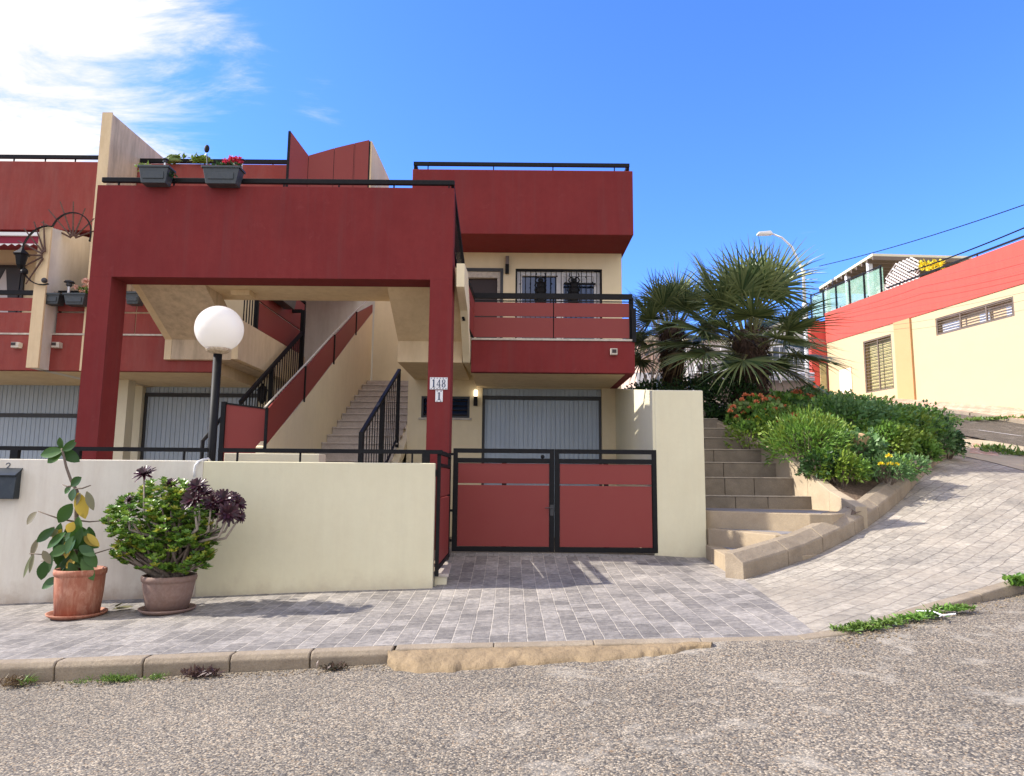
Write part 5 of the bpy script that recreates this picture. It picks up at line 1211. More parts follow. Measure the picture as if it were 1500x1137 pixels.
# ------------------------------------------------------------------ palms
def palm(cx, cy, Yc, pyb, label, nleaf, scale, seed, tr, skirt=True, lean=0):
    r_ = random.Random(seed); top = P(cx, cy, Yc); base = P(cx+2, pyb, Yc); base = Vector((top.x, Yc, base.z-.5))
    root = thing('fan_palm', tuple(base), label, 'palm tree', 'fan palms behind the flower bed')
    mb = MB(); n = 9
    pts = [base.lerp(top, i/(n-1)) for i in range(n)]
    mb.tube(pts, [tr*(1.0+.12*math.sin(i*1.7)) for i in range(n-1)]+[tr*.6], 14); mb.build('trunk', BARK2, root, smooth=True)
    fb = MB()
    H = (top-base).length
    for i in range(1500):
        t = r_.random()**.8; z = base.z+H*t*.97; a = r_.uniform(0, 2*math.pi); rr = tr*(1.0+.05*r_.random())
        p = Vector((top.x+rr*math.cos(a), Yc+rr*math.sin(a), z)); d = Vector((math.cos(a)*.5, math.sin(a)*.5, r_.choice((-.9, .5, -.6)))).normalized()
        fb.quadleaf(p, d, Vector((math.cos(a), math.sin(a), .3)), r_.uniform(.10, .26), r_.uniform(.03, .08))
    fb.build('fibre_sheath', FIBRE, root)
    pet = MB(); fans = MB(); dry = MB()
    for k_ in range(nleaf):
        q = (k_+.5)/nleaf; el = R(84-100*q**1.1)+r_.uniform(-.12, .12); az = k_*2.39996+r_.uniform(-.2, .2)
        d = Vector((math.cos(az)*math.cos(el), math.sin(az)*math.cos(el), math.sin(el)))
        pl = scale*r_.uniform(.6, .95)*(1.15 if q < .45 else .9)*(1.0 if q > .15 else .85)
        p0 = top+Vector((math.cos(az)*.10, math.sin(az)*.10, -.15-.5*q)); hub = p0+d*pl-Vector((0, 0, .10*pl*pl*(1-abs(math.sin(el)))))
        pet.tube([p0, p0.lerp(hub, .5)+Vector((0, 0, .04)), hub], [.045, .028, .02], 5)
        # fan blade: segments spread round the petiole axis, slightly cupped and drooping at tips
        ax = (hub-p0).normalized(); ax = (ax+Vector((0, 0, -.10-.24*q))).normalized(); side = ax.cross(Vector((0, 0, 1))); 
        if side.length < .2: side = Vector((-math.sin(az), math.cos(az), 0))
        side.normalize(); up = side.cross(ax).normalized(); tw = r_.uniform(-.5, .5); s2 = side*math.cos(tw)+up*math.sin(tw); u2 = -side*math.sin(tw)+up*math.cos(tw)
        ns = 46; isdry = q > .9 and r_.random() < .3
        tgt = dry if isdry else fans
        for j in range(ns):
            f = (j/(ns-1)-.5)*2; an = f*R(118); l_ = scale*(.98-.30*abs(f)**1.6)*r_.uniform(.85, 1.08)
            dd = (ax*math.cos(an)+s2*math.sin(an)+u2*(.22*(1-abs(f))-.05+(.06 if j % 2 else -.06))).normalized()
            nr = u2+ (s2 if j % 2 else -s2)*.5
            o = len(tgt.v); rr_ = dd.cross(nr).normalized(); dr_ = r_.uniform(.05, .22)+(.35 if isdry else 0); w_ = .0165*scale+.004
            prev = None
            for i_, (t_, wf) in enumerate(((0, .3), (.32, 1.0), (.55, .7), (.78, .38), (1.0, .05))):
                q_ = hub+dd*l_*t_-Vector((0, 0, 1))*dr_*l_*max(0, t_-.35)**2*2.4+s2*(0)
                tgt.v += [q_-rr_*w_*wf, q_+rr_*w_*wf]
                if i_: tgt.f.append((o+2*i_-2, o+2*i_-1, o+2*i_+1, o+2*i_))
    pet.build('leaf_stalks', leafstalk, root); fans.build('crown', PALMF, root); dry.build('dry_fronds', PALMD, root)
    return root
k = Mat('palm_trunk', C(.07, .042, .03), .95); k.vary(12, .8, C(.14, .09, .06)); k.bump(k.noise(25, 5, stretch=(1, 1, 3)), .8, .05); BARK2 = k.m
k = Mat('palm_leaf_stalk', C(.20, .20, .08), .5); leafstalk = k.m
palm(1096, 484, 17.0, 578, 'large fan palm with wide spreading fronds, right one of the pair behind the flower bed', 30, 1.52, 21, .43)
palm(984, 478, 19.5, 565, 'smaller darker fan palm between the balcony and the big palm', 24, 1.15, 5, .30)
# bare-twigged shrub behind the left palm
c = P(945, 470, 24.0); tw = thing('bare_tree', (c.x, 24, Gz(c.x, 24)+4), 'leafless pale twiggy tree behind the balcony corner', 'tree'); mb = MB(); r_ = random.Random(3)
def twig(p, d, l_, rad, dep):
    q_ = p+d*l_; mb.tube([p, p.lerp(q_, .5)+Vector((r_.uniform(-.04, .04), 0, 0)), q_], [rad, rad*.85, rad*.7], 5, cap=False)
    if dep == 0: return
    for _ in range(3 if dep > 1 else 4):
        nd = (d+Vector((r_.uniform(-.7, .7), r_.uniform(-.6, .6), r_.uniform(-.25, .5)))).normalized(); twig(p.lerp(q_, r_.uniform(.5, 1)), nd, l_*r_.uniform(.6, .85), rad*.62, dep-1)
twig(Vector((c.x+.2, 24, 3.4)), Vector((0, 0, 1)), 1.6, .07, 6); mb.build('branches', PSTEM, tw)
# ------------------------------------------------------------------ flower bed plants
def leafy(name, px, py, Y, rx, ry, rz, n, L_, W, mat, label, grp='plants in the kerbed flower bed', seg=2, quad=False, up=.25, base=None, cat='plant', extra=None, stems=True, droop=.1, mat2=None, inner=.35, soil=None):
    c = P(px, py, Y); root = thing(name, (c.x, c.y, c.z-rz), label, cat, grp)
    ms = [MB(), MB()]; sd = rnd.uniform(0, 100)
    for i in range(n):
        t = rdir(); r_ = rnd.uniform(inner, 1)**.6
        bumpy = 1+.28*noise.noise(t*1.9+Vector((sd, 0, 0)))+.14*noise.noise(t*5+Vector((0, sd, 0)))
        if t.z < -.55: continue
        p = c+Vector((t.x*rx, t.y*ry, t.z*rz))*r_*bumpy
        if noise.noise(p*3.2+Vector((0, 0, sd))) > .33: continue
        d = (t+Vector((0, 0, up))+rdir()*.7).normalized(); nn = (t+rdir()*.8+Vector((0, 0, .5)))
        m_ = ms[1] if (mat2 and noise.noise(p*2.3+Vector((sd, sd, 0))) > .12) else ms[0]
        s_ = rnd.uniform(.6, 1.2)
        if quad: m_.quadleaf(p, d, nn, L_*s_, W*s_)
        else: m_.leaf(p, d, nn, L_*s_, W*s_, seg=seg, droop=droop, fold=.2)
    ms[0].build('foliage', mat, root)
    if mat2: ms[1].build('lighter_foliage', mat2, root)
    if stems:
        sm = MB(); 
        for _ in range(14):
            t = rdir(); e = c+Vector((t.x*rx, t.y*ry, abs(t.z)*rz*.7))*.75; sm.tube([Vector((c.x+t.x*.08, c.y+t.y*.08, c.z-rz*1.0)), e], [.014, .006], 5)
        sm.build('stems', BARK, root)
    return root, c
def heads(root, pts, mat, s, name='flower_head', n=26):
    for c in pts:
        mb = MB()
        for _ in range(n): 
            t = rdir(); t.z = abs(t.z); mb.quadleaf(c+t*s*.25, t, rdir(), s*.7, s*.55)
        mb.build(name, mat, root)
# dark hedge behind the end wall and under the palms
leafy('hedge_shrub', 1068, 592, 16.9, .95, .8, .72, 4200, .10, .055, LEAFD, 'dark dense shrub at the foot of the big palm above the stone steps')
leafy('hedge_shrub', 1012, 590, 18.0, .9, .7, .65, 3000, .10, .055, LEAFD, 'dark shrub seen above the cream end wall under the small palm')
leafy('hedge_shrub', 952, 585, 18.8, .75, .6, .52, 2200, .10, .055, LEAFD, 'low dark shrub above the side wall right of the house')
leafy('hedge_shrub', 1040, 626, 16.9, .55, .6, .5, 1600, .10, .055, LEAFD, 'dark leafy clump overhanging the top of the stone steps')
# geraniums with orange blooms
g1, c = leafy('geranium', 1112, 618, 15.9, .75, .6, .55, 1500, .13, .12, LEAFP, 'pale leaved geranium with faded salmon blooms at the top left of the bed', mat2=LEAF)
heads(g1, [P(x, y, 15.6) for x, y in ((1074, 597), (1087, 587), (1092, 580), (1101, 580), (1114, 581), (1119, 586), (1108, 590), (1090, 606), (1126, 610), (1099, 599), (1120, 603), (1150, 618), (1080, 612))], FLO, .09)
g2, c = leafy('geranium', 1140, 604, 16.6, .75, .6, .5, 1500, .12, .10, LEAF, 'green geranium with bright orange bloom right of the palm trunk', mat2=LEAFB)
heads(g2, [P(x, y, 16.2) for x, y in ((1128, 586), (1132, 590), (1123, 589), (1136, 586))], FLO, .13)
g3, c = leafy('geranium', 1180, 600, 17.6, .8, .6, .52, 1700, .12, .09, LEAFB, 'geranium with orange blooms near the red wall corner', mat2=LEAF)
heads(g3, [P(x, y, 17.2) for x, y in ((1163, 578), (1168, 574), (1172, 579), (1160, 580), (1185, 582), (1180, 586), (1190, 584), (1200, 590), (1150, 590))], FLO, .12)
g4, c = leafy('geranium', 1165, 622, 15.6, .6, .5, .45, 1500, .11, .05, LEAFY, 'yellow flowered leafy plant in the middle left of the bed', mat2=LEAF)
heads(g4, [P(x, y, 15.1) for x, y in ((1167, 613), (1122, 610), (1109, 612), (1114, 617), (1095, 622), (1185, 616), (1183, 613), (1143, 629), (1125, 626))], FLY, .065)
heads(g4, [P(x, y, 15.1) for x, y in ((1165, 612), (1171, 615))], FLO, .15)
leafy('leafy_shrub', 1100, 645, 14.9, .55, .5, .45, 1700, .085, .05, LEAFY, 'small bright green ground plant beside the upper steps', mat2=LEAF)
leafy('round_succulent_shrub', 1180, 652, 13.9, .82, .75, .68, 5200, .13, .028, LEAF, 'large rounded bright green shrub of narrow leaves in front of the bed', mat2=LEAFY, up=.6)
leafy('leafy_shrub', 1229, 618, 15.6, .85, .8, .62, 3000, .12, .07, LEAFB, 'broad leaved green shrub in the middle of the bed', mat2=LEAF)
leafy('leafy_shrub', 1278, 625, 15.9, .95, .8, .60, 3200, .12, .06, LEAF, 'feathery green shrub right of centre in the bed', mat2=LEAFB)
leafy('leafy_shrub', 1322, 633, 16.1, .85, .8, .52, 2800, .11, .055, LEAF, 'green shrub with yellowed tips above the bed kerb', mat2=LEAFY)
leafy('leafy_shrub', 1362, 645, 16.3, .66, .75, .48, 2600, .10, .06, LEAFD, 'dark green bush spilling over the far end of the kerb', mat2=LEAFB)
leafy('leafy_shrub', 1385, 655, 16.2, .30, .4, .33, 900, .09, .05, LEAFB, 'blue green tuft at the very end of the curved kerb')
leafy('leafy_shrub', 1200, 600, 19.0, 1.0, .7, .5, 2200, .13, .07, LEAFB, 'green bush at the back of the bed below the shuttered wall', mat2=LEAF)
leafy('leafy_shrub', 1255, 603, 19.5, 1.1, .7, .45, 2200, .13, .06, LEAF, 'low green growth at the back of the bed below the grated window')
leafy('leafy_shrub', 1330, 612, 19.8, .9, .7, .35, 1600, .12, .05, LEAF, 'low feathery growth at the back right of the bed', mat2=LEAFB)
leafy('leafy_shrub', 1258, 663, 13.9, .6, .5, .40, 1500, .12, .085, LEAFB, 'blue green broad leaved plant below the tan rock', mat2=LEAFB)
g5, c = leafy('marigold_clump', 1232, 690, 13.1, .48, .42, .34, 1500, .12, .05, LEAFY, 'bright green fern-leaved clump at the front of the bed', mat2=LEAF)
g6, c = leafy('marigold_clump', 1300, 690, 13.2, .50, .4, .28, 1500, .10, .03, LEAFB, 'low plant with yellow flowers beside the front kerb', mat2=LEAF)
heads(g6, [P(x, y, 12.95) for x, y in ((1291, 681), (1302, 669), (1304, 681), (1314, 682))], FLY, .075)
leafy('leafy_shrub', 1330, 684, 13.6, .38, .3, .22, 700, .11, .05, LEAFB, 'small blue green plant leaning over the kerb')
for px, py, Y_, rx, rz, m1, m2, n, lb in [(1140, 628, 15.2, .7, .5, 'LEAF', 'LEAFY', 1900, 'green mound between the salmon geranium and the rounded shrub'), (1215, 650, 14.6, .6, .5, 'LEAFY', 'LEAF', 1700, 'lime green bush just right of the rounded shrub'),
      (1290, 650, 14.9, .75, .45, 'LEAF', 'LEAFY', 2300, 'spreading green bush behind the rock'), (1245, 612, 17.2, 1.0, .5, 'LEAF', 'LEAFB', 2400, 'tall green mass behind the middle of the bed'), (1325, 652, 15.2, .6, .42, 'LEAFY', 'LEAF', 1600, 'yellow green bush near the curved kerb'),
      (1350, 664, 15.0, .42, .32, 'LEAF', 'LEAFD', 1100, 'green clump resting on the far kerb stones'), (1205, 685, 13.2, .4, .34, 'LEAFD', 'LEAF', 1200, 'dark low clump between the stair wall and the front plants'), (1340, 618, 17.5, .95, .42, 'LEAF', 'LEAFB', 2000, 'green growth behind the yellow tipped shrub'), (1090, 625, 16.2, .5, .45, 'LEAFD', 'LEAF', 1300, 'dark leafy clump at the left edge of the geraniums')]:
    leafy('leafy_shrub', px, py, Y_, rx, rx*.85, rz, n, .10, .055, globals()[m1], lb, mat2=globals()[m2])
for root_, pts9, Yq in ((g1, ((1095, 618), (1135, 600), (1070, 603)), 15.4), (g2, ((1150, 597), (1142, 612)), 15.9), (g3, ((1205, 600), (1178, 600), (1215, 608)), 16.6), (g4, ((1158, 626), (1140, 618), (1190, 628)), 15.0)):
    heads(root_, [P(x, y, Yq) for x, y in pts9], FLO, .085)
rk = MB(); c = P(1262, 646, 13.75); rk.ball(c, .19, 12, 8, 1.15, .8, .75)
rk.v = [v+(v-c)*.28*noise.noise(v*4.0) for v in rk.v]; tag(rk.build('rock', ROCK, smooth=True, org=c), 'tan rock half hidden among the bed plants', 'rock')

# weeds along the kerbs
def weed(px, py, w_, h_, label, mat, L_=.10, W=.02, n=90, up=.8, zf=Hr):
    d = ray(px, py); y = 6.6
    for _ in range(20):
        x = d.x/d.y*y; y = d.y*(zf(x, y)-CAMZ)/d.z
    if zf is Hr: y = min(y, 6.66)
    c = Vector((d.x/d.y*y, y, zf(d.x/d.y*y, y)))
    root = thing('weed_tuft', tuple(c), label, 'weed', 'weeds along the kerbs')
    mb = MB()
    for i in range(n):
        p = c+Vector((rnd.gauss(0, w_*.33), rnd.gauss(0, .035), rnd.uniform(0, h_*.3))); d_ = rdir(); d_.z = abs(d_.z)*.6+up; d_.y -= .2
        mb.leaf(p, d_.normalized(), rdir(), L_*rnd.uniform(.5, 1.2), W*rnd.uniform(.6, 1.3), droop=.3)
    mb.build('leaves', mat, root); return root
weed(22, 997, .20, .1, 'dry spiky weed at the kerb in the lower left corner', WEEDD, .14, .012, 110, .5)
weed(44, 990, .12, .1, 'small green sprig beside the dry corner weed', WEED, .12, .012, 40, .9)
weed(173, 990, .26, .05, 'bright green grass tuft at the kerb left of the pots', WEED, .09, .012, 220, 1.0)
weed(120, 992, .16, .03, 'tiny sparse grass at the kerb left of the bright tuft', WEED, .05, .008, 60, .9)
weed(228, 987, .14, .04, 'small grass tuft at the kerb below the brown pot', WEED, .07, .010, 80, 1.0)
weed(296, 981, .22, .1, 'purple brown dry weed at a kerb joint', leafm('purple_weed', C(.06, .03, .03), C(.13, .08, .06)), .11, .022, 150, .5)
weed(489, 972, .15, .06, 'small dark weed at the kerb left of the mortar ramp', leafm('dark_weed', C(.05, .05, .03), C(.12, .07, .05)), .08, .02, 90, .5)
for x, y, w_, n, lab, mt in [(1242, 925, .22, 150, 'grassy weed tuft at the left end of the right kerb', WEED), (1270, 921, .25, 190, 'leafy green weed second from the left along the right kerb', WEED), (1300, 915, .25, 230, 'thick green weed clump in the middle of the right kerb', WEED),
                       (1335, 908, .22, 170, 'bright weed clump beside a white twig at the right kerb', LEAF), (1362, 903, .2, 150, 'weed clump before the bare gap of the right kerb', LEAF), (1392, 895, .22, 200, 'broad leaved weed near the end of the right kerb', LEAF), (1410, 893, .14, 80, 'small weed at the end of the green strip on the right kerb', WEED)]:
    weed(x, y, w_, .06, lab, mt, .09, .022, n, .5, Hs)
weed(1495, 858, .22, .25, 'tall leafy weed at the right edge on the kerb', LEAF, .13, .07, 140, .5, Hs)
weed(1497, 838, .12, .5, 'pale flowering stalk above the weed at the right edge', LEAFP, .10, .04, 60, .9, Hs)
for x, y, Y_, w_, lab in [(1466, 668, 17.4, .55, 'flat weed patch on the crossing pavement'), (1448, 664, 17.8, .4, 'smaller weed patch left on the crossing pavement'), (1490, 672, 17.0, .35, 'weed patch at the right edge of the crossing pavement'),
                    (1392, 611, 24.5, .5, 'weed on the upper kerb nearest the bed'), (1425, 613, 24.5, .35, 'weed on the upper kerb, second from the bed'), (1450, 615, 24.5, .3, 'small weed on the upper kerb, third from the bed'), (1474, 617, 24.5, .6, 'weed clump on the upper kerb near the right edge'), (1494, 618, 24.5, .6, 'weed clump on the upper kerb at the right edge')]:
    c = P(x, y, Y_); c.z = Hs(c.x, c.y); root = thing('weed_tuft', tuple(c), lab, 'weed', 'weeds on the upper street'); mb = MB()
    for i in range(150): 
        p = c+Vector((rnd.gauss(0, w_*.4), rnd.gauss(0, .25), 0)); d_ = rdir(); d_.z = abs(d_.z)+.3; mb.leaf(p, d_.normalized(), rdir(), .16*rnd.uniform(.5, 1.2), .05)
    mb.build('leaves', WEED, root)
# white twig
tw_ = MB(); c = P(1342, 905, 7.3); c.z = Hs(c.x, c.y)+.03; tw_.tube([c, c+Vector((.1, -.12, .02)), c+Vector((.14, -.22, .0)), c+Vector((.22, -.3, .03))], .008, 5); tw_.tube([c+Vector((.14, -.22, .0)), c+Vector((.05, -.32, .01))], .006, 5); tag(tw_.build('twig', WMETAL, org=c), 'bleached twig lying among the weeds at the right kerb', 'twig')
# litter by kerb: loose pebbles and grit as one stuff
mb = MB()
for i in range(700):
    side = rnd.random() < .55
    if side:
        px, py = rnd.uniform(0, 570), 0; x = P(px, 985, 6.55).x; y = 6.72-abs(rnd.gauss(0, .10))
    else:
        t = rnd.random(); a = K2[int(t*3.999)]; b = K2[int(t*3.999)+1]; f = t*3.999 % 1; q_ = a.lerp(b, f); x = q_.x+abs(rnd.gauss(0, .1)); y = q_.y-.16-abs(rnd.gauss(0, .14))
    c = Vector((x, y, Hr(x, y)+.004)); s_ = rnd.uniform(.005, .014); mb.ball(c, s_, 5, 4, 1, rnd.uniform(.6, 1.3), .7)
o = mb.build('gravel_grit', GRND); tag(o, 'loose grit gathered along the foot of the kerbs', 'grit', kind='stuff')

# ------------------------------------------------------------------ right building
rb_ = thing('salmon_building', (A0.x, A0.y, A0.z), 'long sunlit building with salmon red upper band and pale yellow wall on the right', 'building')
vx, vy = wd.x, wd.y
def U(s, off=0): return Vector((A0.x+wd.x*s+wn.x*off, A0.y+wd.y*s+wn.y*off, 0))
def US(px):
    """distance along the wall at photo column px"""
    r = ray(px, 560); kx = r.x/r.y
    return (kx*A0.y-A0.x)/(wd.x-kx*wd.y)
def WP(px, py, off=0.0):
    """photo pixel -> (s, z) on the long wall"""
    s = US(px); 
    for _ in range(3):
        p = U(s, off); r = ray(px, py); kx = r.x/r.y; o_ = U(0, off); s = (kx*o_.y-o_.x)/(wd.x-kx*wd.y)
    p = U(s, off); return s, P(px, py, p.y).z
ztop_ = WP(1500, 345)[1]; zmid = WP(1500, 413)[1]; zt2_ = WP(1300, 430)[1]; zm2 = WP(1300, 478)[1]
ztop_ = (ztop_+zt2_)/2; zmid = (zmid+zm2)/2
s0, s1_ = -16, US(1214)
def wbx(mb, sa, sb, oa, ob, za, zb):
    q_ = [U(sa, oa), U(sb, oa), U(sb, ob), U(sa, ob)]
    mb.hexa([Vector((p.x, p.y, za)) for p in q_], [Vector((p.x, p.y, zb)) for p in q_])
# windows positions
wa, wb = WP(1264, 500), WP(1310, 568); wc0, wc1 = WP(1370, 468), WP(1484, 433)
def wall_s(mb, sa, sb, za, zb, th, ops):
    x = sa
    for a, b, c, d in ops:
        wbx(mb, x, a, 0, -th, za, zb); wbx(mb, a, b, 0, -th, za, c); wbx(mb, a, b, 0, -th, d, zb); x = b
    wbx(mb, x, sb, 0, -th, za, zb)
zc0, zc1 = WP(1486, 463)[1], WP(1484, 434)[1]
sC0, sC1 = wc1[0], wc0[0]; sA0, sA1 = wb[0], wa[0]; zA0, zA1 = WP(1310, 569)[1], WP(1306, 489)[1]
mb = MB(); wall_s(mb, s0, s1_, 2.0, zmid, .4, [(sC0, sC1, zc0, zc1), (sA0, sA1, zA0, zA1)]); mb.build('lower_wall', YEL, rb_)
mb = MB(); wbx(mb, s0, s1_+.0, .04, -.4, zmid+.001, ztop_); mb.build('upper_band', ORANGE, rb_)
mb = MB(); wbx(mb, s0, s1_, -.4, -12, 2, ztop_-.9); mb.build('roof', CREAM_W, rb_)
sa_ = WP(1338, 520)[0]; sb_ = WP(1314, 520)[0]
mb = MB(); wbx(mb, sa_, sb_, .10, .001, 2, zmid-.02); mb.build('pilaster', TAN, rb_)
# grated windows
def grated(a, b, z0_, z1_, nm, cols, rows, board):
    mb = MB(); wbx(mb, a, b, -.28, -.3, z0_, z1_); w_ = mb.build('window', board, rb_)
    mb = MB(); 
    for (p, q_, r0_, r1_) in ((a, b, z0_, z0_+.07), (a, b, z1_-.07, z1_), (a, a+.07, z0_+.07, z1_-.07), (b-.07, b, z0_+.07, z1_-.07)): wbx(mb, p, q_, -.02, -.10, r0_, r1_)
    for i in range(1, cols): s = a+(b-a)*i/cols; wbx(mb, s-.03, s+.03, -.03, -.08, z0_+.07, z1_-.07)
    for i in range(1, rows): z = z0_+(z1_-z0_)*i/rows; wbx(mb, a+.07, b-.07, -.04, -.07, z-.012, z+.012)
    mb.build('grating', nm, w_); return w_
k = Mat('boarded_window', C(.42, .38, .16), .7); k.vary(3, .8, C(.22, .20, .09), detail=6, stretch=(1, 1, 2)); k.vary(9, .5, C(.55, .48, .28)); BOARD = k.m
k = Mat('brown_bars', C(.14, .10, .07), .6); BRNI = k.m
k = Mat('slatted_blind', C(.56, .42, .26), .7); k.vary(5, .6, C(.45, .33, .2)); BLIND = k.m
grated(sA0, sA1, zA0, zA1, BRNI, 2, 16, BOARD); grated(sC0, sC1, zc0, zc1, BRNI, 3, 7, BLIND)
for pa, pb in ((1375, 1400), (1430, 1445), (1470, 1478)):
    mb = MB(); wbx(mb, WP(pb, 480)[0], WP(pa, 480)[0], -.2, -.26, zc0+.1, zc0+.5); mb.build('window_pane', WMETAL, rb_)
a, b = WP(1247, 538), WP(1231, 577)
mb = MB(); wbx(mb, a[0], b[0], .02, .001, b[1]-.1, a[1]); mb.build('patched_door', stucco('patched_render', C(.72, .60, .46), C(.66, .55, .42), .4), rb_)
mb = MB(); wbx(mb, a[0]-.03, b[0]+.03, .012, .0011, b[1]-.1, a[1]+.04); mb.build('door_outline', TAN, rb_)
# salmon return at the far end facing the camera with shuttered window
e0 = U(s1_); yE = e0.y; xe0 = P(1189, 560, yE+.2).x
mb = MB(); mb.box(xe0, e0.x+.3, yE+.05, yE+.4, 2, P(1200, 470, yE).z); mb.build('end_wall', ORANGE, rb_)
a, b = P(1201, 533, yE), P(1211.5, 577, yE)
mb = MB(); mb.box(a.x, b.x, yE-.02, yE+.049, b.z, a.z); w_ = mb.build('shutter', BOARD, rb_)
mb = MB(); mb.box(a.x-.04, b.x+.04, yE-.03, yE+.048, a.z, a.z+.06); mb.box(b.x, b.x+.06, yE-.03, yE+.048, b.z, a.z); mb.build('shutter_frame', BRNI, w_)
# rooftop: mesh fence, pergola, planters
ff = MB(); zf1 = ztop_+1.35
def fz(px, py, off=-.3): return WP(px, py, off)
for px in (1188, 1206, 1225, 1245, 1267, 1292): s = WP(px, 440, -.3)[0]; wbx(ff, s-.03, s+.03, -.27, -.33, ztop_-.05, ztop_+1.5)
wbx(ff, WP(1292, 400, -.3)[0], WP(1188, 430, -.3)[0], -.28, -.32, ztop_+1.42, ztop_+1.48); ff.build('fence_post', IRON, rb_)
k = Mat('green_screen_mesh', C(.20, .38, .28), .8); k.vary(20, .7, C(.32, .48, .36), detail=6); k.vary(2.5, .5, C(.42, .5, .4)); GM = k.m
t_ = N(k.nt, 'ShaderNodeBsdfTransparent'); x = N(k.nt, 'ShaderNodeMixShader'); L(k.nt, k.ramp(k.noise(26, 3, .6), [(.38, C(.15, .15, .15)), (.6, C(.65, .65, .65))]), x.inputs[0])
L(k.nt, k.b.outputs[0], x.inputs[1]); L(k.nt, t_.outputs[0], x.inputs[2]); L(k.nt, x.outputs[0], k.nt.nodes['Material Output'].inputs[0])
mb = MB(); wbx(mb, WP(1292, 400, -.3)[0], WP(1188, 430, -.3)[0], -.345, -.36, ztop_, ztop_+1.4); mb.build('green_fence_mesh', GM, rb_)
# diamond lattice heap
k = Mat('white_lattice', C(.7, .66, .6), .7); lat = MB(); sA_, sB_ = WP(1345, 400, -.35)[0], WP(1290, 400, -.35)[0]
n = 10
for i in range(n*2):
    for sg_ in (1, -1):
        t0 = i/n-1 if sg_ == 1 else i/n; 
        a_s = sA_+(sB_-sA_)*t0; b_s = a_s+(sB_-sA_)*1.0*sg_
        pts_ = []
        for q in range(11):
            f = q/10; s = a_s+(b_s-a_s)*f; u_ = (s-sA_)/(sB_-sA_); hmax = 1.55*(.55+.45*math.sin(min(1, max(0, u_))*math.pi*.9+.35)) if 0 <= u_ <= 1 else -1
            z = f*1.75
            if 0 <= u_ <= 1 and z <= hmax: pts_.append(U(s, -.42)+Vector((0, 0, ztop_+z-.1)))
        if len(pts_) > 1: lat.tube(pts_, .035, 4, cap=False)
lat.build('lattice', k.m, rb_)
hr = MB(); wbx(hr, s0, WP(1300, 430, -.1)[0], -.06, -.12, ztop_+.12, ztop_+.19)
for i in range(14): s = s0+i*2.2; wbx(hr, s-.02, s+.02, -.07, -.11, ztop_-.01, ztop_+.12)
hr.build('roof_handrail', IRON, rb_)
yf = MB()
for i in range(150):
    s, z = WP(rnd.uniform(1344, 1380), rnd.uniform(384, 393), -.4); p = U(s, -.45)+Vector((0, 0, z+rnd.uniform(-.1, .1))); yf.quadleaf(p, rdir(), rdir(), .16, .12)
yp = thing('yellow_flowering_plant', tuple(U(WP(1360, 385, -.4)[0], -.45)+Vector((0, 0, ztop_))), 'yellow blossom spilling over the roof edge of the salmon building', 'plant'); yf.build('blossom', FLY, yp)
# pergola roof: tilted slab on posts behind the fence
pgl = thing('roof_pergola', tuple(U(14, -3)+Vector((0, 0, ztop_-.9))), 'flat pale roofed pergola with white posts on the salmon building terrace', 'pergola')
zpg = P(1278, 375, 37.0).z
L1 = PZ(1200, 424, zpg); L0 = PZ(1278, 375, zpg); L3 = PZ(1424, 379, zpg); L2 = L1+(L3-L0)
mb = MB(); mb.prism([L0, L1, L2, L3], (0, 0, .14)); mb.build('pergola_roof', CREAM_W, pgl)
mb = MB()
for i in range(12):
    a = L0.lerp(L1, i/11)+Vector((0, 0, -.12)); b = L3.lerp(L2, i/11)+Vector((0, 0, -.12)); mb.bar(a, b, .1, .2)
mb.build('rafters', BRNI, pgl)
for f in (.12, .5, .9):
    mb = MB(); p = L0.lerp(L1, f)+(L3-L0)*.04; mb.box(p.x-.12, p.x+.12, p.y-.12, p.y+.12, ztop_-.9, zpg-.1); mb.build('pergola_post', WMETAL, pgl)
mb = MB(); p = L0.lerp(L3, .16)
for i in range(5): mb.box(p.x-.55+.04*(i % 2), p.x+.55, p.y-.2, p.y+.5, ztop_+.5+i*.22, ztop_+.5+i*.22+.16)
mb.build('stacked_beams', EDGE, pgl)

# ------------------------------------------------------------------ street lamp, guard rail, far buildings
Yl = 42; k = Mat('galvanised_pole', C(.55, .54, .52), .5); GALV = k.m
sl_ = thing('street_lamp', tuple(P(1188, 582, Yl)), 'tall pale street lamp rising behind the palm', 'street lamp')
xa = P(1181, 490, Yl).x; zt_l = P(1172, 398, Yl).z
mb = MB(); mb.tube([(xa, Yl, P(1188, 590, Yl).z-1), (xa, Yl, zt_l-2)], .16, 10); mb.build('pole', WMETAL, sl_, smooth=True)
pts_ = [Vector((xa, Yl, zt_l-2)), Vector((xa, Yl, zt_l)), P(1168, 380, Yl), P(1160, 362, Yl), P(1145, 348, Yl), P(1132, 343, Yl)]
mb = MB(); mb.tube(pts_, [.11, .1, .085, .075, .065, .055], 8); mb.build('arm', WMETAL, sl_, smooth=True)
h0 = P(1132, 342, Yl); h1 = P(1109, 343, Yl)
mb = MB(); mb.prism([h0+Vector((0, -.15, -.08)), h1+Vector((0, -.2, -.06)), h1+Vector((.05, -.2, .10)), h0+Vector((-.15, -.15, .14))], (0, .4, 0)); mb.build('lamp_head', WMETAL, sl_, bevel=.04)
mb = MB(); mb.prism([h0+Vector((-.1, -.1, -.10)), h1+Vector((.08, -.12, -.09)), h1+Vector((.08, -.12, -.05)), h0+Vector((-.1, -.1, -.05))], (0, .26, 0)); mb.build('lens', TILEW, sl_)
gd = thing('guard_rail', tuple(P(1150, 560, 31.5)), 'white corrugated guard rail above a low grey wall behind the bed', 'guard rail')
